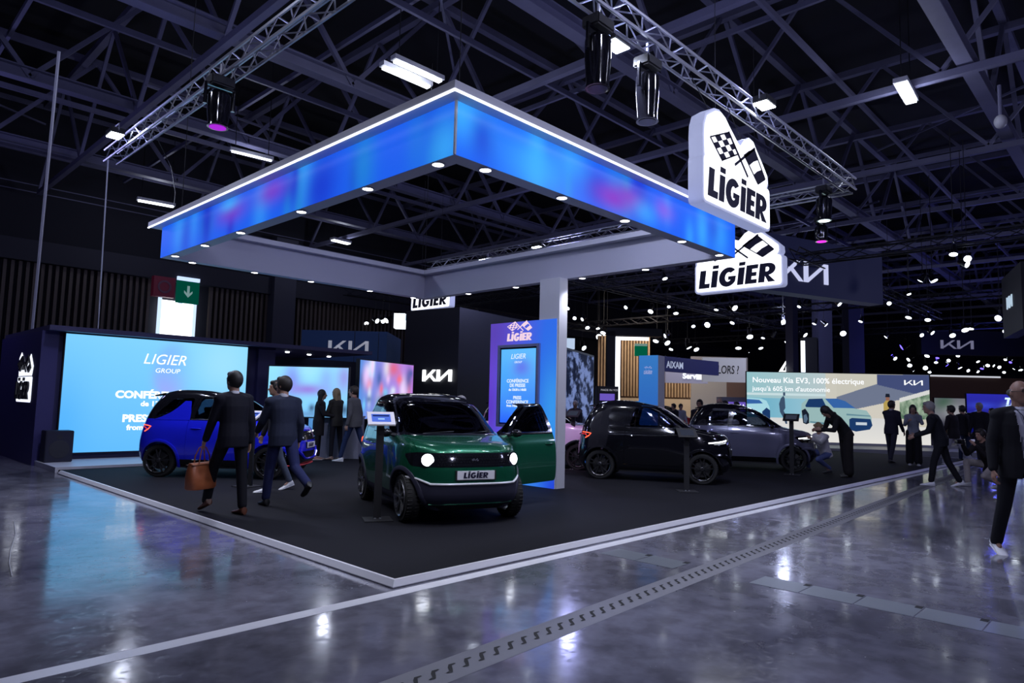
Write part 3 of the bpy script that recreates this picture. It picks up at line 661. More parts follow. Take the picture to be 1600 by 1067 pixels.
def outline(z, t, inset=0, lv=None):
    _, xr, xf, hw, nr, nf = lv or lev(z); xr += inset; xf -= inset; hw -= inset
    xc = (xr + xf) / 2 - .1; c, s = math.cos(t), math.sin(t); n = nf if c >= 0 else nr; a = (xf - xc) if c >= 0 else (xc - xr)
    x = xc + math.copysign(abs(c) ** (2 / n), c) * a; y = math.copysign(abs(s) ** (2 / n), s) * hw
    if z < 1.0:                                   # flared wings over the wheels, pinched doors
        y *= 1 + .022 * (math.exp(-((x - .98) / .33) ** 2) + math.exp(-((x + .96) / .33) ** 2)) * math.exp(-((z - .5) / .3) ** 2) - .012 * math.exp(-(x / .4) ** 2) * math.exp(-((z - .5) / .25) ** 2)
    return x, y
def front_x(y, z):
    _, xr, xf, hw, nr, nf = lev(z); xc = (xr + xf) / 2 - .1; return xc + (xf - xc) * max(0, 1 - (abs(y) / hw) ** nf) ** (1 / nf)
def rear_x(y, z):
    _, xr, xf, hw, nr, nf = lev(z); xc = (xr + xf) / 2 - .1; return xc - (xc - xr) * max(0, 1 - (abs(y) / hw) ** nr) ** (1 / nr)
def side_y(x, z):
    _, xr, xf, hw, nr, nf = lev(z); xc = (xr + xf) / 2 - .1
    n, a = (nf, xf - xc) if x > xc else (nr, xc - xr)
    y = hw * max(0, 1 - (abs(x - xc) / a) ** n) ** (1 / n)
    if z < 1.0: y *= 1 + .022 * (math.exp(-((x - .98) / .33) ** 2) + math.exp(-((x + .96) / .33) ** 2)) * math.exp(-((z - .5) / .3) ** 2) - .012 * math.exp(-(x / .4) ** 2) * math.exp(-((z - .5) / .25) ** 2)
    return y
def smooth_levels():
    out = []
    for i in range(len(LEV) - 1):
        p0, p1, p2, p3 = LEV[max(0, i - 1)], LEV[i], LEV[i + 1], LEV[min(len(LEV) - 1, i + 2)]
        for k in range(2):
            t = k / 2
            out.append([p1[j] + (p2[j] - p1[j]) * t + (0 if j == 0 else .5 * t * (1 - t) * ((p2[j] - p0[j]) / 2 * (1 - t) - (p3[j] - p1[j]) / 2 * t)) for j in range(6)])
    out.append(list(LEV[-1])); return out
def shell_bm(inset, zmin, zmax):
    bm = B(); N = 112; rings = []; flip = inset > 0
    lv = [l for l in smooth_levels() if zmin <= l[0] <= zmax]
    for l in lv:
        r = []
        for i in range(N):
            x, y = outline(l[0], 2 * PI * (i + .5) / N, inset, l); r.append(bm.verts.new((x, y, l[0])))
        rings.append(r)
    for A, Bv in zip(rings, rings[1:]):
        for i in range(N): bm.faces.new((A[i], A[(i + 1) % N], Bv[(i + 1) % N], Bv[i]))
    bm.faces.new(rings[0][::-1]); bm.faces.new(rings[-1])
    bmesh.ops.recalc_face_normals(bm, faces=bm.faces)
    if flip: bmesh.ops.reverse_faces(bm, faces=bm.faces)
    return bm
def tmp(bm, recalc=True):
    if recalc: bmesh.ops.recalc_face_normals(bm, faces=bm.faces)
    me = bpy.data.meshes.new('tmp'); bm.to_mesh(me); bm.free(); o = bpy.data.objects.new('tmp', me); C.objects.link(o); return o
def boolean(me, cutter_bm, op):
    a = bpy.data.objects.new('tmp_a', me.copy()); C.objects.link(a); b = tmp(cutter_bm)
    m = a.modifiers.new('b', 'BOOLEAN'); m.operation = op; m.object = b; m.solver = 'EXACT'
    dg = bpy.context.evaluated_depsgraph_get(); r = bpy.data.meshes.new_from_object(a.evaluated_get(dg))
    for q in (a, b):
        d = q.data; bpy.data.objects.remove(q); bpy.data.meshes.remove(d)
    return r
def pr_xz(pts, y0, y1): bm = B(); prism(bm, pts, y0, y1); return bm
def pr_yz(pts, x0, x1):
    bm = B(); a = [bm.verts.new((x0, p[0], p[1])) for p in pts]; b = [bm.verts.new((x1, p[0], p[1])) for p in pts]; n = len(pts)
    bm.faces.new(a[::-1]); bm.faces.new(b)
    for i in range(n): bm.faces.new((a[i], a[(i + 1) % n], b[(i + 1) % n], b[i]))
    return bm
def grow(pts, g):
    cx = sum(p[0] for p in pts) / len(pts); cz = sum(p[1] for p in pts) / len(pts)
    out = []
    for p in pts:
        dx, dz = p[0] - cx, p[1] - cz; L = math.hypot(dx, dz); out.append((p[0] + dx / L * g * 1.3, p[1] + dz / L * g * 1.3))
    return out
def roundpoly(pts, r, n=4):
    out = []; k = len(pts)
    for i in range(k):
        p, a, b = Vector(pts[i]), Vector(pts[i - 1]), Vector(pts[(i + 1) % k]); da, db = (a - p), (b - p); rr_ = min(r, da.length * .45, db.length * .45)
        s, e = p + da.normalized() * rr_, p + db.normalized() * rr_
        for j in range(n + 1):
            t = j / n; q = s * (1 - t) ** 2 + p * 2 * t * (1 - t) + e * t * t; out.append((q.x, q.y))
    return out
AX = .965; WR = .285
CARP = {}
def build_shell():
    o_ = shell_bm(0, 0, 2); i_ = shell_bm(.028, .22, 1.53); me = bpy.data.meshes.new('shell'); o_.to_mesh(me); o_.free()
    bm = B(); bm.from_mesh(me); me2 = bpy.data.meshes.new('in'); i_.to_mesh(me2); i_.free(); bm.from_mesh(me2); bm.to_mesh(me); bm.free()
    # wheel openings
    for sx in (-AX, AX):
        for sy in (-1, 1):
            c = B(); lathe(c, [(.0001, sy * .40), (.335, sy * .40), (.335, sy * .95), (.0001, sy * .95)], 40, 'y', (sx, 0, .285))
            bmesh.ops.remove_doubles(c, verts=c.verts, dist=.0008); me = boolean(me, c, 'DIFFERENCE')
    rem = me
    def take(name, mk, gap=None):
        nonlocal rem
        CARP[name] = boolean(rem, mk(0), 'INTERSECT'); rem = boolean(rem, mk(.004 if gap is None else gap), 'DIFFERENCE')
    ws = [(-.585, 1.035), (.585, 1.035), (.50, 1.40), (.3, 1.435), (-.3, 1.435), (-.50, 1.40)]
    take('windshield', lambda g: pr_yz(grow(roundpoly(ws, .06), g), .05, 1.0), .002)
    rw = [(-.54, 1.06), (.54, 1.06), (.47, 1.36), (-.47, 1.36)]
    take('rear_window', lambda g: pr_yz(grow(roundpoly(rw, .06), g), -1.6, -.95), .002)
    dwin = roundpoly([(-.40, 1.035), (.60, 1.035), (.24, 1.30), (.02, 1.395), (-.30, 1.40)], .05)
    qwin = roundpoly([(-1.12, 1.06), (-.49, 1.045), (-.44, 1.39), (-.82, 1.36)], .05)
    door = roundpoly([(-.50, .32), (.56, .32), (.66, .62), (.66, 1.0), (.30, 1.33), (.05, 1.435), (-.34, 1.44), (-.47, 1.10)], .05)
    for sy, nm in ((1, 'left'), (-1, 'right')):
        a_, b_ = (.3, 1.2) if sy > 0 else (-1.2, -.3)
        take('door_window_' + nm, lambda g: pr_xz(grow(dwin, g), a_, b_), .002)
        take('quarter_window_' + nm, lambda g: pr_xz(grow(qwin, g), a_, b_), .002)
        take('door_' + nm, lambda g: pr_xz(grow(door, g), a_, b_), .004)
    def mirror(me):
        m2 = me.copy(); m2.transform(Matrix.Scale(-1, 4, (0, 1, 0))); m2.flip_normals(); return m2
    for k_ in ('door_window_', 'quarter_window_', 'door_'): CARP[k_ + 'left'] = mirror(CARP[k_ + 'right'])
    for nm in ('left', 'right'):          # upper frame of the door apart from its painted skin
        CARP['door_frame_' + nm] = boolean(CARP['door_' + nm], bbox(-2, 2, -2, 2, 1.0, 2), 'INTERSECT')
        CARP['door_' + nm] = boolean(CARP['door_' + nm], bbox(-2, 2, -2, 2, 0, 1.0), 'INTERSECT')
    hood = roundpoly([(-.60, .70), (.60, .70), (.60, 1.30), (.45, 1.42), (-.45, 1.42), (-.60, 1.30)], .06)
    def hood_p(g):
        bm = B(); pts = grow(hood, g); a = [bm.verts.new((p[1], p[0], .865)) for p in pts]; b = [bm.verts.new((p[1], p[0], 1.01)) for p in pts]; n = len(pts)
        bm.faces.new(a); bm.faces.new(b[::-1])
        for i in range(n): bm.faces.new((a[i], b[i], b[(i + 1) % n], a[(i + 1) % n]))
        return bm
    take('bonnet', hood_p)
    take('grille_band', lambda g: pr_yz(roundpoly([(-.66, .675 - g), (.66, .675 - g), (.69, .81), (.60, .835 + g), (-.60, .835 + g), (-.69, .81)], .03), .9, 2), .002)
    take('front_apron', lambda g: pr_yz([(-.9, .18), (.9, .18), (.9, .54 + g), (.62, .54 + g), (.50, .475 + g), (-.50, .475 + g), (-.62, .54 + g), (-.9, .54 + g)], 1.14 - g, 2), .002)
    take('rear_apron', lambda g: bbox(-2, -1.14 + g, -1, 1, .18, .42 + g), .002)
    take('sill', lambda g: bbox(-.7, .7, -1, 1, .18, .315 + g), .002)
    CARP['roof_frame'] = boolean(rem, bbox(-2, 2, -2, 2, 1.012, 2), 'INTERSECT')
    CARP['body_shell'] = boolean(rem, bbox(-2, 2, -2, 2, 0, 1.012), 'INTERSECT')
build_shell()
def wheel_meshes():
    bm = B(); lathe(bm, [(.205, -.068), (.235, -.080), (.268, -.077), (.284, -.055), (WR, 0), (.284, .055), (.268, .077), (.235, .080), (.205, .068), (.205, -.068)], 40, 'y')
    for i in range(40):
        a = 2 * PI * i / 40
        for s in (-.045, .045):
            c = Vector((math.cos(a) * .2835, s, math.sin(a) * .2835)); tube(bm, c + Vector((0, -.025, 0)), c + Vector((0, .025, 0)), .006, 4)
    bmesh.ops.recalc_face_normals(bm, faces=bm.faces); me = bpy.data.meshes.new('tyre'); bm.to_mesh(me); bm.free(); CARP['tyre'] = me
    bm = B(); lathe(bm, [(.196, -.07), (.212, -.082), (.214, -.078), (.214, .07), (.196, .07), (.190, -.05), (.196, -.07)], 40, 'y')
    for k in range(5):
        for dlt in (-.20, .20):
            a = 2 * PI * k / 5 + PI / 2; a1 = a + dlt
            p0 = Vector((math.cos(a + dlt * .5) * .045, -.058, math.sin(a + dlt * .5) * .045)); p1 = Vector((math.cos(a1) * .20, -.072, math.sin(a1) * .20))
            beam(bm, p0, p1, .022, .020)
    lathe(bm, [(.0001, -.075), (.030, -.075), (.052, -.062), (.055, -.03), (.0001, -.03)], 20, 'y')
    bmesh.ops.recalc_face_normals(bm, faces=bm.faces); me = bpy.data.meshes.new('rim'); bm.to_mesh(me); bm.free(); CARP['rim'] = me
    bm = B(); lathe(bm, [(.0001, -.01), (.15, -.01), (.15, .01), (.0001, .01)], 28, 'y'); me = bpy.data.meshes.new('brake_disc'); bm.to_mesh(me); bm.free(); CARP['brake_disc'] = me
wheel_meshes()
def ribbon(bm, pts, wdt, out=.006, dirv=None):       # small strip lying on the car skin
    path(bm, pts, wdt / 2, 6)
TYRE = pbr('tyre_rubber', (.010, .010, .011), .75)
def car(label, loc, rz, paint, roof=None, apron=None, arch=None, rimc=None, head='slit', openl=0, accent=None, fin_paint=None, fullq=True, plate=True, head_on=True, upper=None, cfin=False):
    roof = roof or BGLOSS; apron = apron or BGLOSS; arch = arch or apron; upper = upper or roof
    rimc = rimc or pbr('rim_dark', (.05, .05, .055), .25, .7)
    t_ = thing('microcar', label, 'car', loc, rz)
    G = glass_mat()
    def cp(name, key, mat, par=t_): 
        me = CARP[key].copy(); me.name = name; return link(name, me, mat, par, True)
    cp('body_shell', 'body_shell', paint); cp('roof', 'roof_frame', roof); cp('bonnet', 'bonnet', paint); cp('windshield', 'windshield', G); cp('rear_window', 'rear_window', G)
    cp('front_bumper', 'front_apron', apron); cp('rear_bumper', 'rear_apron', apron); cp('sill', 'sill', apron); gr = cp('grille', 'grille_band', BGLOSS)
    for nm, sy in (('left', 1), ('right', -1)):
        cp('quarter_window', 'quarter_window_' + nm, fin_paint or G)
        d = cp('door', 'door_' + nm, paint)
        cp('door_frame', 'door_frame_' + nm, upper, d); cp('door_window', 'door_window_' + nm, G, d)
        bm = B(); path(bm, [(-.42 + .02 * k, sy * (side_y(-.42 + .02 * k, .86) + .012 * math.sin(PI * k / 9)), .86) for k in range(10)], .010, 6); fin('door_handle', bm, paint, d, True)
        m_ = B(); ell(m_, (.50, sy * .79, 1.03), (.055, .085, .055)); tube(m_, (.53, sy * .66, .99), (.52, sy * .75, 1.01), .018, 6); fin('side_mirror', m_, BGLOSS, d, True)
        # bright line along the window foot
        bm = B(); path(bm, [(x_, sy * (side_y(x_, 1.015) + .002), 1.015) for x_ in [-.45 + .1 * k for k in range(11)]], .0055, 5); fin('window_trim', bm, pbr('trim_chrome', (.35, .35, .38), .2, 1), d, True)
        if openl and nm == 'left':
            hx, hy = .64, .74; d.matrix_local = Matrix.Translation((hx, hy, 0)) @ Matrix.Rotation(math.radians(-openl), 4, 'Z') @ Matrix.Translation((-hx, -hy, 0))
            bm = B(); prism(bm, [(-.44, .36), (.54, .36), (.62, .62), (.62, .97), (-.46, .97)], .665, .695); box(bm, -.38, .40, .61, .67, .62, .68); fin('door_card', bm, pbr('door_card_grey', (.03, .03, .035), .7), d)
        if cfin:
            bm = B(); rows = []
            for z_, xa, xb in ((1.0, -1.12, -.46), (1.05, -.98, -.46), (1.12, -.84, -.46), (1.20, -.73, -.47), (1.28, -.65, -.48), (1.335, -.60, -.49)):
                rows.append([bm.verts.new((xa + (xb - xa) * k / 6, sy * (side_y(xa + (xb - xa) * k / 6, z_) + .006), z_)) for k in range(7)])
            for A, Bv in zip(rows, rows[1:]):
                for q in range(6): bm.faces.new((A[q], A[q + 1], Bv[q + 1], Bv[q]))
            fin('pillar_fin', bm, paint, t_, True)
        # arch flare
        bm = B()
        for cx_ in (AX, -AX):
            bm = B(); prevo = None
            rings = []
            for k in range(25):
                a = math.radians(-18 + 216 * k / 24); ring = []
                for rr_, oo in ((.328, -.05), (.330, .012), (.352, .018), (.378, .010), (.382, -.02)):
                    x_, z_ = cx_ + rr_ * math.cos(a), .285 + rr_ * math.sin(a); ring.append(bm.verts.new((x_, sy * (side_y(max(-1.40, min(1.36, x_)), max(.2, z_)) + oo), z_)))
                rings.append(ring)
            for A, Bv in zip(rings, rings[1:]):
                for q in range(4): bm.faces.new((A[q], A[q + 1], Bv[q + 1], Bv[q]))
            fin('wheel_arch', bm, arch, t_, True)
            w_ = link('wheel', CARP['tyre'], None, t_, True); w_.data.materials.append(TYRE) if not w_.data.materials else None
            w_.location = (cx_, sy * .635, WR); w_.rotation_euler = (0, 0, PI if sy > 0 else 0)
            r_ = bpy.data.objects.new('rim', CARP['rim'].copy()); C.objects.link(r_); r_.parent = w_; r_.data.materials.append(rimc); r_.data.shade_flat(); r_.location = (0, -.012, 0)
            b_ = bpy.data.objects.new('brake_disc', CARP['brake_disc'].copy()); C.objects.link(b_); b_.parent = w_; b_.data.materials.append(pbr('brake_steel', (.12, .12, .12), .4, .8)); b_.location = (0, -.01, 0)
    # lights
    HW = emi('headlamp_white', (.92, .95, 1), 7 if head_on else .4)
    for sy in (1, -1):
        if head == 'round':
            yc, zc = sy * .515, .755; xx = front_x(yc, zc); n = Vector((.86, sy * .45, .06)).normalized(); u, v = frame_of(n)
            def disc(bm, r0, r1, h0, h1, nn=24):
                R0 = [bm.verts.new(Vector((xx, yc, zc)) + n * h0 + (u * math.cos(2 * PI * i / nn) + v * math.sin(2 * PI * i / nn)) * r0) for i in range(nn)]; R1 = [bm.verts.new(Vector((xx, yc, zc)) + n * h1 + (u * math.cos(2 * PI * i / nn) + v * math.sin(2 * PI * i / nn)) * r1) for i in range(nn)]
                for i in range(nn): bm.faces.new((R0[i], R0[(i + 1) % nn], R1[(i + 1) % nn], R1[i]))
                return R1
            bm = B(); disc(bm, .085, .085, -.05, .022); disc(bm, .085, .070, .022, .020); h_ = fin('headlight', bm, BGLOSS, t_)
            bm = B(); disc(bm, .070, .046, .018, .024); fin('led_ring', bm, HW, h_)
            bm = B(); c = disc(bm, .044, .030, .016, .018); bm.faces.new(c); fin('lens', bm, emi('headlamp_core', (.75, .82, 1), 5), h_)
            lo = t_.matrix_basis @ Vector((xx + .08, yc, zc)) if False else None
        else:
            z0 = .800; pts = [(front_x(sy * (.42 + .03 * k), z0 - .004 * k) + .008, sy * (.42 + .03 * k), z0 + .02 - .006 * k) for k in range(9)]
            bm = B(); path(bm, pts, .013, 6); bm2 = B(); h_ = fin('headlight', bm, emi('slit_white', (.9, .95, 1), 4), t_)
            bm = B(); path(bm, [(front_x(sy * (.45 + .025 * k), .755) + .004, sy * (.45 + .025 * k), .755 - .004 * k) for k in range(8)], .028, 8); fin('headlight_housing', bm, BGLOSS, h_, True)
        # tail lamp: an angular red outline
        z0 = .90; P_ = lambda x_, z_: (x_, sy * (side_y(x_, z_) + .006), z_)
        bm = B(); path(bm, [P_(-1.34, .90), P_(-1.24, .895), P_(-1.15, .88), P_(-1.20, .83), P_(-1.27, .79)], .010, 6); fin('tail_light', bm, emi('tail_red', (1, .10, .05), 2.2), t_)
        bm = B(); path(bm, [P_(-1.36, .865), P_(-1.27, .86), P_(-1.24, .83)], .007, 6); fin('tail_light', bm, emi('tail_red_dim', (.9, .03, .03), 1.2), t_)
    # plate with the word
    if plate:
        xp = front_x(0, .58) + .012; p_ = fin('number_plate', bbox(xp - .02, xp, -.225, .225, .535, .635), pbr('plate_white', (.62, .62, .68), .4, emit=(.5, .5, .6), es=.12), t_)
        l_ = logo_word('plate_lettering', -.15, -.034, .30, .066, INK, p_, -.002, .003); l_.location = (xp, 0, .585); l_.rotation_euler = (0, 0, PI / 2)
        bm = B()
        for yy in (-.233, .233): box(bm, xp - .03, xp + .003, yy - .008, yy + .008, .529, .641)
        box(bm, xp - .03, xp + .003, -.23, .23, .525, .533); fin('plate_holder', bm, BLACK, p_)
    # grille studs, emblem and lower lip
    bm = B(); rg = random.Random(4)
    for j in range(4):
        for k in range(26):
            y_ = -.42 + .84 * k / 25 + (.016 if j % 2 else 0); z_ = .70 + .032 * j
            box(bm, front_x(y_, z_) - .004, front_x(y_, z_) + .005, y_ - .007, y_ + .007, z_ - .005, z_ + .005)
    gm_ = fin('grille_mesh', bm, pbr('grille_stud', (.07, .07, .08), .2, .8), gr); gm_['kind'] = 'stuff'
    bm = B()
    for s in flags_pts(1):
        c_ = [(front_x(0, .76) + .006, (p[0] - 1.6) * .030, .745 + p[1] * .04) for p in s]; bm.faces.new([bm.verts.new(q) for q in c_])
    fin('front_emblem', bm, ALU, gr)
    if accent:
        bm = B(); z_ = .425; pts = []
        if head == 'round': pts = [(front_x(y_, .50) + .010, y_, .485 + .055 * max(0, abs(y_) - .50) / .12 if abs(y_) < .62 else .54) for y_ in [-.69, -.66, -.62, -.58, -.54, -.5, -.4, -.3, -.2, -.1, 0, .1, .2, .3, .4, .5, .54, .58, .62, .66, .69]]
        else: pts = [(front_x(y_, .25) + .012, y_, .235) for y_ in [-.62, -.5, -.4, -.2, 0, .2, .4, .5, .62]]
        path(bm, pts, .012, 6); fin('accent_strip', bm, accent, t_, True)
    if head != 'round':                           # painted bumper horns either side of the intake
        for sy in (1, -1):
            bm = B(); pts = [(front_x(sy * y_, z_) + .006, sy * y_, z_) for y_, z_ in ((.66, .54), (.58, .55), (.50, .52), (.40, .43), (.30, .36), (.18, .34), (.0, .34))]; path(bm, pts, [.03, .038, .04, .034, .026, .02, .018], 8); fin('bumper_horn', bm, paint, t_, True)
    else:
        bm = B(); path(bm, [(front_x(y_, .25) + .004, y_, .245) for y_ in [-.5, -.3, 0, .3, .5]], .010, 6); fin('lower_lip', bm, paint, t_, True)
    # wheel wells, floor and cabin
    bm = B(); box(bm, -1.28, 1.28, -.40, .40, .16, .30); box(bm, -.62, .62, -.66, .66, .17, .26); fin('underbody', bm, BLACK, t_)
    sm = pbr('seat_dark_fabric', (.035, .035, .045), .8)
    for sy in (.3, -.3):
        bm = B(); box(bm, -.50, -.02, sy - .21, sy + .21, .42, .56); s_ = fin('seat', bm, sm, t_, bevel=.04)
        bm = B(); prism(bm, [(-.50, .5), (-.36, .5), (-.52, 1.02), (-.64, 1.02)], sy - .21, sy + .21); fin('backrest', bm, sm, s_, bevel=.03)
        bm = B(); prism(bm, [(-.60, 1.04), (-.53, 1.04), (-.58, 1.22), (-.65, 1.22)], sy - .12, sy + .12); fin('headrest', bm, sm, s_, bevel=.02)
    bm = B(); prism(bm, [(.42, .55), (.72, .55), (.72, .95), (.50, .965), (.40, .86)], -.63, .63); fin('dashboard', bm, BLACK, t_)
    bm = B(); path(bm, [(.30 + .06 * math.sin(a_), .3 + .16 * math.cos(a_), .90 + .15 * math.sin(a_)) for a_ in [2 * PI * k / 20 for k in range(20)]], .014, 6, True); tube(bm, (.30, .3, .90), (.42, .3, .84), .03, 8); fin('steering_wheel', bm, BLACK, t_, True)
    # wiper and rear spoiler
    bm = B(); path(bm, [(.74, -.40, 1.03), (.70, 0, 1.055)], .008, 4); path(bm, [(.74, .12, 1.03), (.68, .45, 1.06)], .008, 4); fin('wiper', bm, BLACK, t_)
    bm = B(); prism(bm, [(-1.05, 1.47), (-1.24, 1.425), (-1.235, 1.405), (-1.10, 1.42)], -.47, .47); fin('spoiler', bm, roof, t_, bevel=.008)
    return t_
def paint_mat(name, col, metal=.35, rough=.22): return pbr(name, col, rough, metal, coat=1)
PZ = .052
GREEN = paint_mat('paint_green', (.006, .115, .055), .5, .25); BLUE = paint_mat('paint_blue', (.012, .018, .78), .15); BLK = paint_mat('paint_black', (.004, .004, .006), 0, .12)
GREYP = paint_mat('paint_grey_blue', (.17, .17, .26), .2); PINKLIT = paint_mat('paint_white_pinklit', (.62, .48, .66), .0)  # white car's paint carries the tint of the pink light on it
CLAD = pbr('cladding_slate', (.030, .030, .055), .5)
_g = car('green microcar with a black roof and its left door open, front and centre', (2.72, 2.79, PZ), math.degrees(math.atan2(-.936, -.352)), GREEN, apron=CLAD, rimc=pbr('rim_polished', (.35, .35, .37), .25, .9), head='round', openl=62, accent=pbr('strip_silver', (.8, .8, .85), .3, .2, emit=(.5, .5, .6), es=.15))
_g.scale = (1, 1.06, 1)
def cc(rw, hdeg, off=.68):
    h = Vector((math.cos(math.radians(hdeg)), math.sin(math.radians(hdeg)))); l = Vector((-h.y, h.x)); p = Vector(rw) + h * AX + l * .66; return (p.x, p.y, PZ)
car('bright blue microcar with black roof, behind the man carrying a tan bag', cc((1.09, 8.32), -47), -47, BLUE, accent=pbr('lip_red', (.7, .02, .02), .4), head='slit', arch=BLUE, cfin=True)
car('glossy black microcar parked right of the blue pillar', cc((7.58, 3.56), -64.3), -64.3, BLK, plate=True, arch=BLK, fin_paint=BGLOSS)
car('grey blue microcar with a black roof, rearmost on the right of the stand', (12.74, 2.92, PZ), -63, GREYP, arch=GREYP)
car('white microcar under pink light with a red waist, half hidden by the pillar', (gz(893, 735, PZ).x + .30, gz(893, 735, PZ).y + 1.15, PZ), -60, PINKLIT, roof=BGLOSS, apron=BLK, accent=None)
car('red microcar far behind the black one, by the timber wall', (24.5, 12.0, 0), -60, paint_mat('paint_red', (.5, .01, .01), .1), plate=False)

# ================================================================== PEOPLE
def cap(bm, p0, p1, r0, r1, n=12, flat=1.0, fwd=None):
    p0, p1 = Vector(p0), Vector(p1); d = p1 - p0; L = d.length
    if L < 1e-5: d = Vector((0, 0, 1)); L = 1e-5
    d = d / L; u, v = frame_of(d)
    if fwd is not None:
        v = (Vector(fwd) - d * d.dot(Vector(fwd))).normalized(); u = v.cross(d)
    rings = []
    for k in range(3): a = PI / 2 * (k + 1) / 4; rings.append((p0 - d * r0 * math.cos(a), r0 * math.sin(a)))
    for k in range(5): t = k / 4; rings.append((p0.lerp(p1, t), r0 + (r1 - r0) * t))
    for k in range(3): a = PI / 2 * (3 - k) / 4; rings.append((p1 + d * r1 * math.cos(a), r1 * math.sin(a)))
    R = [[bm.verts.new(c + u * math.cos(2 * PI * i / n) * r + v * math.sin(2 * PI * i / n) * r * flat) for i in range(n)] for c, r in rings]
    a = bm.verts.new(p0 - d * r0); b = bm.verts.new(p1 + d * r1)
    for i in range(n): bm.faces.new((a, R[0][(i + 1) % n], R[0][i])); bm.faces.new((b, R[-1][i], R[-1][(i + 1) % n]))
    for A, Bv in zip(R, R[1:]):
        for i in range(n): bm.faces.new((A[i], A[(i + 1) % n], Bv[(i + 1) % n], Bv[i]))
def loft(bm, secs, n=18):                   # secs: centre, side vector, forward vector (already scaled)
    R = [[bm.verts.new(Vector(c) + s * math.copysign(abs(math.cos(2 * PI * i / n)) ** .85, math.cos(2 * PI * i / n)) + f * math.sin(2 * PI * i / n)) for i in range(n)] for c, s, f in secs]
    for A, Bv in zip(R, R[1:]):
        for i in range(n): bm.faces.new((A[i], A[(i + 1) % n], Bv[(i + 1) % n], Bv[i]))
    bm.faces.new(R[0][::-1]); bm.faces.new(R[-1])
def skin_of(name, bm, vox, mat, parent, sm=3, post=None):
    bmesh.ops.recalc_face_normals(bm, faces=bm.faces)
    me = bpy.data.meshes.new(name); bm.to_mesh(me); bm.free(); o = bpy.data.objects.new(name, me); C.objects.link(o)
    m = o.modifiers.new('r', 'REMESH'); m.mode = 'VOXEL'; m.voxel_size = vox; m.use_smooth_shade = True
    s = o.modifiers.new('s', 'SMOOTH'); s.iterations = sm; s.factor = .5
    mod_eval(o); bpy.data.meshes.remove(me)
    if post:
        b2 = B(); b2.from_mesh(o.data); post(b2); b2.to_mesh(o.data); b2.free()
    o.data.materials.clear(); o.data.materials.append(mat); o.parent = parent; o.data.shade_smooth(); o.data.name = name
    return o
SKIN = pbr('skin', (.42, .24, .17), .5); SKIN2 = pbr('skin_tan', (.28, .15, .10), .5)
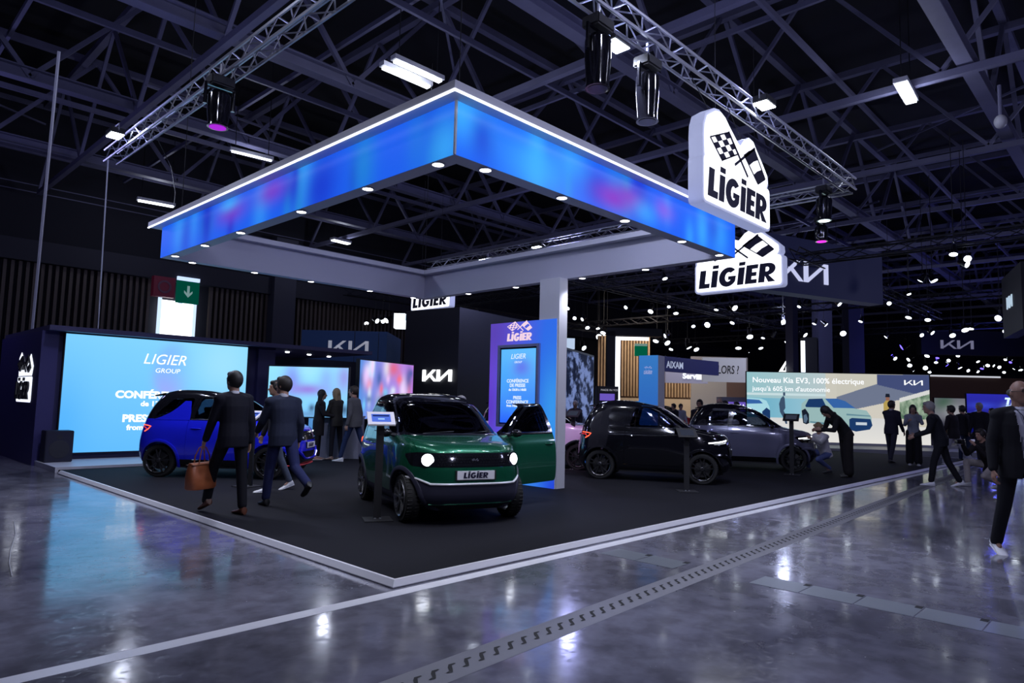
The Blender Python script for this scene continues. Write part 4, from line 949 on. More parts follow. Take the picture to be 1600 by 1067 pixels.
def person(label, loc, face, H=1.76, lean=4, bend=0, head=(0, 0), arms=((5, 8, 12, 0), (5, 8, 12, 0)), legs=((12, 4), (-12, 8)), hip=None, skin=None, hair=('short', (.012, .010, .010)), top=('jacket', (.02, .02, .03)), bottom=('trousers', (.02, .02, .035)), shoe=(.02, .02, .02), vox=.012, shirt=None, fine=False, glasses=False, girth=1.0, female=False, footpitch=(0, 0), pz=PZ):
    s = H / 1.76; skin = skin or SKIN
    t_ = thing('person', label, 'person', (loc[0], loc[1], pz if len(loc) < 3 else loc[2]), face)
    # ---- skeleton, forward = +x, left = +y; arms and legs listed left, right
    th, sh, an = .44 * s, .42 * s, .085 * s
    rad = math.radians
    feet = []
    for i, (sy, (a, k)) in enumerate(zip((1, -1), legs)):
        feet.append((th * math.cos(rad(a)) + sh * math.cos(rad(a - k))))
    hz = hip if hip is not None else max(feet) + an
    hipc = Vector((0, 0, hz)); W_ = .095 * s
    L = rad(lean + bend); sp = lambda d, x=0: None
    up1 = Vector((math.sin(rad(lean + bend * .6)), 0, math.cos(rad(lean + bend * .6)))); up2 = Vector((math.sin(L), 0, math.cos(L)))
    fw1 = Vector((up1.z, 0, -up1.x)); fw2 = Vector((up2.z, 0, -up2.x)); Yv = Vector((0, 1, 0))
    waist = hipc + up1 * .16 * s; chest = waist + up2 * .20 * s; shc = chest + up2 * .12 * s; neck = shc + up2 * .045 * s
    hd = rad(head[1]); nup = (up2 + Vector((0, 0, .6))).normalized() if bend < 30 else up2
    hc = neck + nup * .146 * s + fw2 * .015 * s
    yaw = rad(head[0]); M = Matrix.Rotation(yaw, 3, 'Z') @ Matrix.Rotation(hd + (L * .8 if bend >= 30 else 0), 3, 'Y')
    hfw = M @ Vector((1, 0, 0)); hup = M @ Vector((0, 0, 1)); hsd = M @ Vector((0, 1, 0))
    sw = (.168 if female else .190) * s
    J = {}
    for i, (sy, (f, ab, e, inw)) in enumerate(zip((1, -1), arms)):
        S = shc + Yv * sy * sw - up2 * .028 * s
        d1 = Vector((math.sin(rad(f)) * math.cos(rad(ab)), sy * math.sin(rad(ab)), -math.cos(rad(f)) * math.cos(rad(ab)))); E_ = S + d1 * .285 * s
        d2 = Vector((math.sin(rad(f + e)), sy * (math.sin(rad(ab)) * .5 - math.sin(rad(inw))), -math.cos(rad(f + e)))).normalized(); Wr = E_ + d2 * .25 * s
        J[i] = (S, E_, Wr, d2, sy)
    K = {}
    for i, (sy, (a, k)) in enumerate(zip((1, -1), legs)):
        Hp = hipc + Yv * sy * W_; spread = .03 if hip is None else .22
        d1 = Vector((math.sin(rad(a)), sy * spread, -math.cos(rad(a)))).normalized(); Kn = Hp + d1 * th
        d2 = Vector((math.sin(rad(a - k)), 0, -math.cos(rad(a - k)))).normalized(); A_ = Kn + d2 * sh
        if A_.z < an: A_.z = an
        K[i] = (Hp, Kn, A_, d2, sy)
    # ---- body
    bm = B()
    ell(bm, hc, (.098 * s, .076 * s, .118 * s), M, 18, 14); ell(bm, hc + hfw * .030 * s - hup * .062 * s, (.062 * s, .054 * s, .058 * s), M)
    cap(bm, hc + hfw * .088 * s + hup * .008 * s, hc + hfw * .112 * s - hup * .022 * s, .010 * s, .016 * s, 8)     # nose
    ell(bm, hc + hfw * .085 * s - hup * .055 * s, (.018 * s, .026 * s, .008 * s), M); ell(bm, hc + hfw * .078 * s - hup * .092 * s, (.018 * s, .02 * s, .016 * s), M)
    cap(bm, hc + hfw * .088 * s + hup * .035 * s + hsd * .035 * s, hc + hfw * .088 * s + hup * .035 * s - hsd * .035 * s, .012 * s, .012 * s, 8)
    for q in (1, -1): ell(bm, hc + hsd * q * .079 * s - hup * .008 * s - hfw * .008 * s, (.018 * s, .010 * s, .030 * s), M, 8, 6)
    cap(bm, neck - up2 * .05 * s, hc - hup * .05 * s - hfw * .012 * s, .064 * s, .058 * s)
    g = girth
    tor = [(hipc - up1 * .06, .155, .11), (hipc + up1 * .04, .150, .11), (waist, .125 * g, .095 * g), (chest, .150 * g, .110 * g), (shc, .150, .085), (neck, .055, .055)]
    loft(bm, [(c, Yv * a_ * s, (fw1 if k < 3 else fw2) * b_ * s) for k, (c, a_, b_) in enumerate(tor)])
    for i in J:
        S, E_, Wr, d2, sy = J[i]; cap(bm, S, E_, .047 * s, .036 * s); cap(bm, E_, Wr, .037 * s, .026 * s)
        # hand: palm, four fingers, a thumb from the side
        pn = Vector((0, sy, 0)); pn = (pn - d2 * pn.dot(d2)).normalized(); sd = d2.cross(pn).normalized()
        if sd.x < 0 and abs(sd.x) > .2: sd = -sd
        if d2.x > .6: sd = Vector((0, 0, 1)) if sd.z >= 0 or True else sd
        pc = Wr + d2 * .045 * s; cap(bm, Wr + d2 * .01, Wr + d2 * .075 * s, .026 * s, .030 * s, 10, .62, pn)
        inn = -pn
        for j, (o_, ln) in enumerate(((.028, .068), (.010, .076), (-.009, .070), (-.027, .056))):
            r0 = Wr + d2 * .088 * s + sd * o_ * s; m1 = r0 + (d2 * .92 + inn * .35).normalized() * ln * .5 * s; m2 = m1 + (d2 * .55 + inn * .85).normalized() * ln * .5 * s
            rr_ = .0088 if fine else .0095; cap(bm, r0 - d2 * .02, m1, rr_ * s, rr_ * s, 7); cap(bm, m1, m2, rr_ * s, rr_ * .85 * s, 7)
        tb = Wr + d2 * .035 * s + sd * .026 * s; t1 = tb + (sd * .7 + d2 * .7 + inn * .25).normalized() * .038 * s; t2 = t1 + (d2 * .9 + sd * .15 + inn * .4).normalized() * .028 * s
        cap(bm, tb, t1, .012 * s, .010 * s, 7); cap(bm, t1, t2, .010 * s, .009 * s, 7)
    for i in K:
        Hp, Kn, A_, d2, sy = K[i]; cap(bm, Hp, Kn, .075 * s, .050 * s); cap(bm, Kn, A_, .050 * s, .034 * s)
        cap(bm, A_ - Vector((0, 0, .02)), A_ + Vector((.06 * s, 0, -.05 * s)), .026 * s, .022 * s)
    body = skin_of('body', bm, .0085 if fine else vox, skin, t_, 2)
    for q in (1, -1):
        bm = B(); ell(bm, hc + hfw * .0865 * s + hup * .016 * s + hsd * q * .030 * s, (.009 * s, .012 * s, .006 * s), M, 8, 6); fin('eye', bm, pbr('eye_dark', (.02, .015, .015), .3), t_, True)
    bm = B(); ell(bm, hc + hfw * .0975 * s - hup * .055 * s, (.006 * s, .022 * s, .005 * s), M, 8, 6); fin('mouth', bm, pbr('lips', (.25, .08, .07), .5), t_, True)
    # ---- hair
    kind, hcol = hair; hm = pbr('hair_%d_%d_%d' % tuple(int(c * 255) for c in hcol), hcol, .55)
    if kind != 'bald':
        bm = B(); ell(bm, hc - hfw * .018 * s + hup * .022 * s, (.108 * s, .091 * s, .118 * s), M, 18, 14)
        if kind == 'short': cap(bm, hc + hfw * .055 * s + hup * .088 * s + hsd * .02, hc + hfw * .055 * s + hup * .088 * s - hsd * .02, .036 * s, .036 * s); cap(bm, hc - hfw * .075 * s, hc - hfw * .062 * s - hup * .045 * s, .05 * s, .04 * s)
        if kind == 'tousled':
            rg = random.Random(5)
            for k in range(16): a_ = rg.random() * 6.28; b_ = rg.random() * 1.1; v_ = M @ Vector((math.sin(b_) * math.cos(a_) - .1, math.sin(b_) * math.sin(a_), math.cos(b_))); ell(bm, hc + v_ * .105 * s, (.03 * s,) * 3, None, 8, 6)
        if kind in ('long', 'bun'):
            ln = .34 if kind == 'long' else .1
            for q in (-.05, -.025, 0, .025, .05): cap(bm, hc - hfw * .055 * s + hsd * q * s, hc - hfw * .075 * s + hsd * q * 1.5 * s - up2 * ln * s, .045 * s, .030 * s)
            for q in (-1, 1): cap(bm, hc + hsd * q * .07 * s - hfw * .01 * s + hup * .03, hc + hsd * q * .085 * s - hfw * .01 * s - up2 * ln * .7 * s, .028 * s, .022 * s)
        if kind == 'cap': cap(bm, hc + hup * .075 * s, hc + hfw * .14 * s + hup * .045 * s, .07 * s, .05 * s, 12, .25, hup)
        skin_of('hair', bm, .010, hm, t_, 2)
    else:
        bm = B()
        for q in (-1, 1): ell(bm, hc + hsd * q * .066 * s - hfw * .03 * s + hup * .0 * s, (.055 * s, .018 * s, .035 * s), M, 10, 8)
        ell(bm, hc - hfw * .075 * s - hup * .01, (.028 * s, .06 * s, .04 * s), M, 10, 8); fin('hair', bm, hm, t_, True)
    if glasses:
        bm = B()
        for q in (1, -1): c_ = hc + hfw * .106 * s + hup * .014 * s + hsd * q * .034 * s; path(bm, [c_ + hsd * .027 * s * math.cos(a_) + hup * .019 * s * math.sin(a_) for a_ in [2 * PI * k / 12 for k in range(12)]], .003, 5, True); tube(bm, c_ + hsd * q * .026 * s, hc + hsd * q * .085 * s + hup * .012 * s, .003, 5)
        tube(bm, hc + hfw * .108 * s + hup * .016 * s - hsd * .008, hc + hfw * .108 * s + hup * .016 * s + hsd * .008, .003, 5); fin('glasses', bm, BLACK, t_)
    # ---- clothes
    tk, tcol = top; tm = pbr('cloth_%d_%d_%d' % tuple(int(c * 400) for c in tcol), tcol, .8, spec=.25, noise=(30, .2))
    thick = .024 if tk in ('jacket', 'blazer', 'coat') else .014
    low = {'jacket': .14, 'blazer': .15, 'coat': .34, 'shirt': .07, 'sweater': .06, 'hoodie': .08}.get(tk, .08)
    bm = B(); T = thick
    lw = hipc - up1 * low * s
    if low > .1: lw = hipc - Vector((0, 0, 1)) * low * s
    tor = [(lw, .178 + T * .5, .128 + T * .5), (hipc, .165 + T, .12 + T), (waist, .135 * g + T + .008, .102 * g + T), (chest, .160 * g + T, .114 * g + T), (shc - up2 * .0, .165 + T * .5, .090 + T), (shc + up2 * .038 * s, .085, .066 + T * .4)]
    loft(bm, [(c, Yv * a_ * s * (.93 if female else 1), (fw1 if k < 3 else fw2) * b_ * s) for k, (c, a_, b_) in enumerate(tor)])
    for i in J:
        S, E_, Wr, d2, sy = J[i]; cap(bm, S - Yv * sy * .02, E_, .060 * s + T * .5, .048 * s + T * .3); cap(bm, E_, Wr - d2 * .012, .048 * s + T * .3, .036 * s + T * .3)
        cap(bm, shc + Yv * sy * .06 + up2 * .012, S, .058 * s, .058 * s + T * .4)
    openf = tk == 'blazer'
    if tk == 'hoodie': cap(bm, neck - fw2 * .06 + Yv * .06, neck - fw2 * .06 - Yv * .06, .05, .05)
    def cutfront(b2):
        dead = []
        for f_ in b2.faces:
            c_ = f_.calc_center_median(); d_ = c_ - hipc; z_ = d_.dot(up2); fx = d_.dot(fw2); wv = .028 + .06 * max(0, min(1, (z_ - .0) / .5)) if z_ > -.02 else .03 + .15 * (-.02 - z_)
            if fx > .05 and abs(d_.y) < wv and z_ < .55: dead.append(f_)
        bmesh.ops.delete(b2, geom=dead, context='FACES')
    skin_of({'shirt': 'shirt', 'sweater': 'sweater', 'hoodie': 'hoodie', 'coat': 'coat'}.get(tk, 'jacket'), bm, vox, tm, t_, 4, cutfront if openf else None)
    if shirt is not None:
        smt = pbr('shirt_%d_%d_%d' % tuple(int(c * 300) for c in shirt), shirt, .75); bm = B()
        if openf:
            tor = [(hipc - up1 * .03, .150, .115), (waist, .13 * g, .100 * g), (chest, .150 * g, .116 * g), (shc, .14, .094), (shc + up2 * .045 * s, .066, .064)]
            loft(bm, [(c, Yv * a_ * s, fw2 * (b_ + .010) * s) for c, a_, b_ in tor])
        cap(bm, neck - up2 * .035 * s, neck + up2 * .018 * s, .066 * s, .061 * s, 14)
        skin_of('shirt', bm, .010, smt, t_, 2)
        if not openf or True:
            for i in J:
                S, E_, Wr, d2, sy = J[i]; bm = B(); cap(bm, Wr - d2 * .02, Wr - d2 * .004, .034 * s, .033 * s, 12); fin('shirt_cuff', bm, smt, t_, True)
    bk, bcol = bottom; bmtl = pbr('trousers_%d_%d_%d' % tuple(int(c * 400) for c in bcol), bcol, .8, spec=.25, noise=(30, .2)); bm = B()
    r = {'trousers': (.092, .066, .056), 'jeans': (.088, .062, .050), 'wide': (.105, .10, .105)}[bk]
    loft(bm, [(hipc - Vector((0, 0, .09)), Yv * .155 * s, fw1 * .118 * s), (hipc, Yv * .165 * s, fw1 * .128 * s), (hipc + up1 * .10 * s, Yv * .142 * s * g, fw1 * .108 * s * g)])
    for i in K:
        Hp, Kn, A_, d2, sy = K[i]; cap(bm, Hp, Kn, r[0] * s, r[1] * s); cap(bm, Kn, A_ + (d2 * .005 if A_.z > .12 else Vector((0, 0, .028))), r[1] * s, r[2] * s)
    skin_of('trousers', bm, vox, bmtl, t_, 4)
    sm_ = pbr('shoe_%d_%d_%d' % tuple(int(c * 300) for c in shoe), shoe, .45)
    for i in K:
        Hp, Kn, A_, d2, sy = K[i]; ph = rad(footpitch[i] if hip is None else 0); k_ = legs[i][1]
        lift = A_.z > an + .03 and hip is None
        if lift: ph = rad(min(60, k_ * .55 + 12))
        f_ = Vector((math.cos(ph), 0, -math.sin(ph))); u_ = Vector((math.sin(ph), 0, math.cos(ph)))
        h0 = A_ - u_ * .0; secs = []
        for x_, wv, zt2 in ((-.065, .020, .05), (-.055, .038, .088), (-.01, .044, .098), (.05, .040, .060), (.11, .047, .040), (.165, .044, .030), (.195, .022, .018)):
            bot = h0 + f_ * x_ * s - u_ * an; c_ = bot + u_ * zt2 * .5 * s; secs.append((c_ + u_ * .004, Yv * wv * s, u_ * zt2 * .5 * s))
        bm = B(); loft(bm, secs, 14); so = fin('shoe', bm, sm_, t_, True)
        if shoe[0] > .3: bm = B(); loft(bm, [(h0 + f_ * x_ * s - u_ * (an - .011), Yv * wv * s * 1.05, u_ * .010) for x_, wv in ((-.066, .022), (-.05, .036), (.02, .04), (.11, .047), (.165, .044), (.198, .022))], 14); fin('sole', bm, pbr('sole_white', (.75, .75, .78), .5), so)
    t_['_j'] = 0; del t_['_j']
    t_.update_tag()
    mt = Matrix.Translation(t_.location) @ Matrix.Rotation(rad(face), 4, 'Z')
    return t_, dict(mt=mt, hands=[mt @ (J[i][2] + J[i][3] * .09 * s) for i in (0, 1)], head=mt @ hc, hfw=mt.to_3x3() @ hfw, chest=mt @ chest)
V = VIEW
# --- men in the foreground
_, i1 = person('man in a dark suit seen from behind, carrying a tan leather bag', (.36, 3.83), V + 52, 1.78, lean=4, head=(8, 0), arms=((16, 6, 10, 0), (-8, 7, 16, 0)), legs=((30, 14), (-6, 2)), shirt=(.6, .6, .66), top=('jacket', (.006, .006, .013)), bottom=('trousers', (.006, .006, .011)), shoe=(.10, .03, .015), fine=True, vox=.011)
_, i2 = person('man in a slate blue suit walking left, just right of the bag carrier', (1.12, 4.02), V + 42, 1.77, lean=5, head=(32, 0), arms=((22, 8, 35, 10), (-12, 8, 28, 0)), legs=((16, 6), (-24, 42)), shirt=(.55, .55, .62), top=('jacket', (.020, .025, .050)), bottom=('trousers', (.022, .028, .10)), shoe=(.012, .012, .015), fine=True, vox=.011, hair=('short', (.02, .015, .013)))
person('person in a dark hooded top and grey jeans, hidden behind the man in slate blue', (1.80, 5.50), V + 130, 1.74, legs=((14, 6), (-14, 10)), top=('hoodie', (.02, .02, .03)), bottom=('jeans', (.10, .12, .17)), shoe=(.7, .7, .72))
person('dark haired woman in black facing right, in front of the pale blue screen', (5.12, 9.92), V - 75, 1.66, female=True, hair=('long', (.012, .009, .010)), top=('coat', (.014, .012, .016)), bottom=('jeans', (.01, .01, .014)), arms=((20, 6, 70, 20), (20, 6, 60, 20)), legs=((2, 2), (-3, 3)), shoe=(.35, .2, .15))
person('blonde woman in a dark olive jacket talking to the dark haired woman', (5.46, 9.70), V + 60, 1.70, female=True, hair=('long', (.30, .22, .12)), top=('jacket', (.030, .028, .026)), bottom=('jeans', (.012, .012, .02)), arms=((15, 8, 60, 20), (10, 8, 70, 15)), legs=((3, 2), (-4, 4)), shoe=(.3, .2, .16))
person('man in a grey jacket walking left beside the counter, white shoes', (5.55, 9.08), V + 75, 1.80, head=(10, 0), top=('jacket', (.085, .085, .10)), bottom=('jeans', (.02, .035, .10)), shoe=(.75, .75, .78), shirt=(.25, .08, .07), arms=((-8, 8, 20, 0), (-12, 8, 12, 0)), legs=((20, 6), (-18, 14)), hair=('short', (.03, .02, .015)))
# --- right of the stand
person('fair haired person in a white shirt crouching by the grey car to take a photo', (13.30, 1.30), V + 110, 1.68, lean=18, head=(35, 8), arms=((55, 8, 60, 10), (50, 10, 55, 15)), legs=((75, 130), (100, 110)), hip=.42, hair=('tousled', (.38, .26, .13)), top=('shirt', (.58, .56, .60)), bottom=('jeans', (.10, .13, .32)), shoe=(.05, .05, .06))
person('person in loose black clothes bending forward over the crouching photographer', (12.62, .62), V + 95, 1.74, lean=6, bend=40, head=(0, 22), arms=((22, 5, 70, 20), (18, 5, 70, 20)), legs=((2, 3), (-6, 2)), hair=('long', (.015, .012, .012)), top=('hoodie', (.010, .010, .012)), bottom=('wide', (.014, .012, .013)), shoe=(.06, .06, .06))
person('man in a dark suit holding a phone to his ear before the pale car picture', (17.95, 1.12), V - 60, 1.78, head=(-10, 0), arms=((55, 20, 120, 30), (8, 6, 20, 0)), legs=((10, 4), (-14, 6)), top=('jacket', (.022, .020, .040)), bottom=('trousers', (.03, .03, .05)), shirt=(.4, .4, .5), hair=('short', (.03, .02, .02)), shoe=(.02, .02, .02))
person('woman in a light grey top and black skirt with her hand at her mouth', (17.75, .52), V + 150, 1.66, female=True, head=(0, 8), arms=((50, 10, 115, 25), (35, 8, 80, 25)), legs=((2, 2), (-2, 2)), hair=('long', (.012, .009, .01)), top=('sweater', (.24, .26, .32)), bottom=('wide', (.010, .010, .013)), shoe=(.5, .5, .52))
person('grey haired man in black leaning forward mid-stride in white sneakers', (12.95, -1.12, 0), V + 62, 1.80, lean=10, bend=8, head=(20, 5), arms=((20, 8, 45, 10), (12, 8, 60, 10)), legs=((18, 10), (-15, 12)), hair=('short', (.30, .28, .27)), top=('jacket', (.008, .009, .014)), bottom=('trousers', (.010, .010, .013)), shoe=(.8, .8, .84), fine=True)
person('person in a dark jacket and pale trousers walking away by the stand edge', (19.3, -.12, 0), V + 30, 1.76, arms=((10, 8, 30, 10), (-5, 8, 30, 10)), legs=((18, 6), (-22, 16)), hair=('short', (.02, .016, .015)), top=('jacket', (.02, .016, .022)), bottom=('trousers', (.42, .42, .50)), shoe=(.75, .75, .78))
person('person all in black standing behind the one in pale trousers', (21.9, .1, 0), V + 10, 1.76, top=('jacket', (.015, .014, .02)), bottom=('trousers', (.02, .03, .07)), hair=('short', (.02, .02, .02)), legs=((4, 2), (-4, 2)))
_, ic = person('photographer in black with beige trousers crouching on the concrete at right', (13.75, -1.85, 0), V + 100, 1.74, lean=22, head=(5, 5), arms=((45, 8, 95, 20), (45, 8, 95, 20)), legs=((62, 118), (98, 100)), hip=.44, hair=('short', (.02, .016, .014)), top=('jacket', (.014, .012, .014)), bottom=('trousers', (.36, .32, .30)), shoe=(.5, .5, .5))
_, im = person('bald man with glasses, black blazer and lanyard walking in at the right edge', (5.57, -3.37, 0), V + 168, 1.91, lean=2, head=(15, 0), arms=((4, 8, 14, 0), (-6, 9, 18, 0)), legs=((16, 6), (-14, 12)), skin=SKIN2, hair=('bald', (.05, .045, .04)), top=('blazer', (.010, .010, .013)), bottom=('trousers', (.012, .012, .016)), shirt=(.50, .50, .58), shoe=(.75, .75, .78), fine=True, glasses=True, vox=.011, girth=1.05)
# --- distant visitors behind the cars
for lab, px_, py_, d_, fc, kw in (
    ('man with glasses in a dark jacket looking over the grey car', 1094, 623, 18.5, 150, dict(glasses=True, shirt=(.2, .2, .25))),
    ('bald man facing away, between the cars and the timber wall', 1126, 621, 21, 20, dict(hair=('bald', (.2, .15, .12)), top=('jacket', (.03, .03, .05)))),
    ('short dark haired person close behind the bald man', 1135, 625, 23, 60, {}),
    ('dark silhouette of a visitor before the violet lit counter', 1153, 627, 24, 90, dict(top=('coat', (.01, .01, .015)))),
    ('person in dark clothes left of the distant red car', 1054, 634, 26, 120, {}),
    ('person in a white shirt near the distant red car', 1063, 634, 27, 190, dict(top=('shirt', (.45, .45, .5)))),
    ('grey haired person in a violet grey jacket beyond the green car roof', 724, 622, 13.0, 100, dict(hair=('short', (.3, .28, .3)), top=('jacket', (.05, .04, .12)))),
    ('person with pale hair behind the white car, left of the black kiosk', 900, 628, 22, 150, dict(hair=('short', (.5, .45, .42)), top=('jacket', (.02, .02, .03)))),
    ('visitor in black right of the pale screen, near the blue lit booth', 1531, 628, 21, 120, dict(hair=('short', (.3, .3, .35)))),
    ('visitor in black standing among the blue lit cars', 1552, 637, 27, 60, {})):
    p = gd(px_, py_, d_); HH = p.z if .9 < p.z < 1.95 else 1.75; gx = CAMP[0] + (p.x - CAMP[0]) ; 
    kw2 = dict(top=('jacket', (.015, .014, .022)), vox=.016, legs=((4, 3), (-5, 3))); kw2.update(kw)
    person(lab, (p.x, p.y, 0), V + fc, min(1.92, max(1.62, HH)), **kw2)

# --- what they carry
t = thing('leather_bag', 'tan brown leather tote bag with two handles in the left hand of the suited man', 'bag', (i1['hands'][0].x, i1['hands'][0].y, i1['hands'][0].z - .46 * 1.12), V - 20); t.scale = (1.12,) * 3
LEA = pbr('leather_tan', (.30, .085, .030), .45, noise=(12, .25))
bm = B(); R = []
for z, a_, b_ in ((0, .165, .075), (.02, .18, .085), (.14, .185, .08), (.27, .172, .05), (.285, .170, .03)): R.append([bm.verts.new((a_ * math.copysign(abs(math.cos(q)) ** .45, math.cos(q)), b_ * math.copysign(abs(math.sin(q)) ** .6, math.sin(q)), z)) for q in [2 * PI * k / 28 for k in range(28)]])
for A, Bv in zip(R, R[1:]):
    for k in range(28): bm.faces.new((A[k], A[(k + 1) % 28], Bv[(k + 1) % 28], Bv[k]))
bm.faces.new(R[0][::-1]); bm.faces.new(R[-1]); fin('bag_body', bm, LEA, t, True)
for sy in (-.035, .035):
    bm = B(); path(bm, [(-.08, sy, .25), (-.065, sy, .36), (-.03, sy * .5, .445), (0, 0, .462), (.03, sy * .5, .445), (.065, sy, .36), (.08, sy, .25)], .007, 6); fin('bag_handle', bm, LEA, t, True)
bm = B(); box(bm, -.172, .172, -.054, .054, .262, .268); fin('zip', bm, pbr('leather_dark', (.12, .035, .015), .5), t)
h_ = ic['hands'][1]; t = thing('camera', 'black photo camera held by the crouching photographer', 'camera', h_, V + 100)
fin('camera_body', bbox(-.03, .03, -.07, .07, -.045, .05), BLACK, t, bevel=.008); bm = B(); lathe(bm, [(.0001, .03), (.035, .03), (.038, .13), (.0001, .13)], 16, 'x'); fin('lens', bm, BGLOSS, t)
c = im['chest']; f_ = im['hfw']
t = thing('lanyard_badge', 'badge with dark and red print on the lanyard of the bald man', 'badge', (0, 0, 0))
fv = im['mt'].to_3x3() @ Vector((1, 0, 0)); sv = im['mt'].to_3x3() @ Vector((0, 1, 0)); b0 = c + fv * .165 - Vector((0, 0, .12))
bm = B(); path(bm, [b0 + Vector((0, 0, .03)), c + fv * .15 + sv * .035 + Vector((0, 0, .10)), c + fv * .05 + sv * .075 + Vector((0, 0, .19))], .005, 4); path(bm, [b0 + Vector((0, 0, .03)), c + fv * .15 - sv * .035 + Vector((0, 0, .10)), c + fv * .05 - sv * .075 + Vector((0, 0, .19))], .005, 4); fin('strap', bm, pbr('strap_dark', (.03, .03, .06), .7), t)
bm = B(); P4 = [b0 + sv * a_ + Vector((0, 0, b_)) for a_, b_ in ((-.045, .03), (.045, .03), (.045, -.10), (-.045, -.10))]; vs = [bm.verts.new(p) for p in P4] + [bm.verts.new(p + fv * .004) for p in P4]
bm.faces.new(vs[:4]); bm.faces.new(vs[4:])
for k in range(4): bm.faces.new((vs[k], vs[(k + 1) % 4], vs[4 + (k + 1) % 4], vs[4 + k]))
fin('card', bm, pbr('badge_white', (.5, .5, .55), .4), t)
bm = B(); P4 = [b0 + fv * .006 + sv * a_ + Vector((0, 0, b_)) for a_, b_ in ((-.04, .0), (.04, .0), (.04, -.04), (-.04, -.04))]; bm.faces.new([bm.verts.new(p) for p in P4]); fin('red_print', bm, pbr('badge_red', (.35, .02, .05), .5), t)

# ================================================================== INFORMATION STANDS
def info_stand(lab, p, rz, h=.98, lit=True, tilt=35):
    t_ = thing('information_stand', lab, 'stand', (p[0], p[1], PZ), rz)
    fin('base_plate', bbox(-.17, .17, -.17, .17, 0, .012), BLACK, t_, bevel=.003)
    fin('post', bbox(-.045, .045, .04, .07, .012, h), BLACK, t_)
    bm = B()
    for q in (-.03, .03): lathe(bm, [(.014, .012), (.014, .024), (.0001, .026)], 10, 'z', (q, .055 - .06, 0))
    fin('bolts', bm, ALU, t_)
    a = math.radians(tilt); ux = Vector((0, math.cos(a), math.sin(a))); n = Vector((0, -math.sin(a), math.cos(a))); c0 = Vector((0, -.05, h - .06))
    def slab(x0, x1, u0, u1, n0, n1, nm, mat, par):
        bm = B(); vs = []
        for nn in (n0, n1):
            for x_, u in ((x0, u0), (x1, u0), (x1, u1), (x0, u1)): vs.append(bm.verts.new(c0 + Vector((x_, 0, 0)) + ux * u + n * nn))
        for f in ((3, 2, 1, 0), (4, 5, 6, 7), (0, 1, 5, 4), (1, 2, 6, 5), (2, 3, 7, 6), (3, 0, 4, 7)): bm.faces.new([vs[i] for i in f])
        return fin(nm, bm, mat, par)
    fr_ = slab(-.165, .165, -.02, .235, 0, .022, 'tablet_frame', pbr('tablet_frame_white', (.62, .60, .66), .4, emit=(.5, .48, .55), es=.22) if lit else BLACK, t_)
    s_ = slab(-.115, .115, .03, .185, .0225, .024, 'tablet_screen', emi('tablet_blue', (.10, .20, .85), .9) if lit else emi('tablet_dim', (.10, .12, .2), .3), fr_)
    if lit: slab(-.10, .10, .135, .165, .0245, .025, 'screen_print', emi('tablet_dark', (.01, .02, .12), 1), s_); slab(-.04, .04, .07, .10, .0245, .025, 'screen_print', emi('tablet_light', (.35, .6, 1), 1), s_)
    return t_
info_stand('black stand with a white framed tablet beside the green car', (1.55, 2.42), V - 90 + 18, 1.20)
info_stand('black stand by the front wheel of the black car', gz(1074, 768, PZ), V - 90, .98, False)
info_stand('black stand in front of the front wheel of the grey car', gz(1237, 742, PZ), V - 120, 1.25, False)
info_stand('black stand before the white car, right of the blue pillar', gz(893, 734, PZ), V - 120, 1.22, False)
info_stand('black stand with a tablet beside the blue car, between the two suited men', gz(386, 760, PZ), V - 120, 1.12, True)

# ================================================================== NEIGHBOURING STANDS
from mathutils import noise as mn
def gbox(name, lab, cat, pl, pr, z0, z1, dep, mat, group=None):      # box whose front runs from pl to pr (viewer left to right)
    d = pr - pl; L = math.hypot(d.x, d.y); t_ = thing(name, lab, cat, (pl.x, pl.y, 0), math.degrees(math.atan2(d.y, d.x)), group)
    fin('body', bbox(0, L, 0, dep, z0, z1), mat, t_); return t_, L
DKB = pbr('wall_blue_lit', (.012, .03, .10), .6, emit=(.006, .02, .075), es=.25)  # blue light on this booth wall is put in as tint and weak glow
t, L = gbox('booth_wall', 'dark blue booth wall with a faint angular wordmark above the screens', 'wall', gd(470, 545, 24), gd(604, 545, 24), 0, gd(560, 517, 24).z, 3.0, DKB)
logo_stroke('wordmark', L * .34, gd(540, 552, 24).z, .44, pbr('wordmark_grey', (.5, .5, .55), .5, emit=(.4, .42, .5), es=.5), t, -.02, .03)
for q in (.62, .9): fin('panel_joint', bbox(L * q, L * q + .02, -.004, .01, 0, 3.9), BLACK, t)
t, L = gbox('booth_tower', 'tall black booth block with a glowing white angular wordmark', 'wall', gd(632, 560, 21.6), gd(716, 560, 20.4), 0, gd(660, 478, 20.5).z, 5.0, pbr('tower_black', (.006, .007, .012), .5))
logo_stroke('wordmark', L * .40, gd(680, 596, 21).z, .35, emi('wordmark_white', (.95, .97, 1), 3.5), t, -.03, .05)
# rocky blue pictures
def rock(seed, gain=1.0):
    def f(u, v):
        n = mn.fractal(Vector((u * 6 + seed + v * 1.5, v * 4.0 - u * 2.2, seed)), .55, 2.1, 7); n2 = mn.noise(Vector((u * 1.5 + seed, v * 1.2, 3)))
        k = max(0, min(1, .40 + n * 1.9 + .35 * n2)); k = k * k
        return (.004 + .22 * k * gain, .010 + .30 * k * gain, .04 + .62 * k * gain)
    return f
panel('led_screen', 'tall rocky blue picture between the black tower and the blue pillar', 'screen', gd(723, 600, 26), gd(753, 600, 27), 1.2, gd(735, 518, 26).z, rock(2.3, .8), .55, 36, 90)
panel('led_screen', 'large rocky blue picture right behind the blue pillar column', 'screen', gd(868, 600, 24), gd(927, 600, 29), .6, gd(880, 545, 25).z, rock(7.7), .7, 70, 90, .08, None, pbr('frame_teal', (.10, .15, .18), .5))
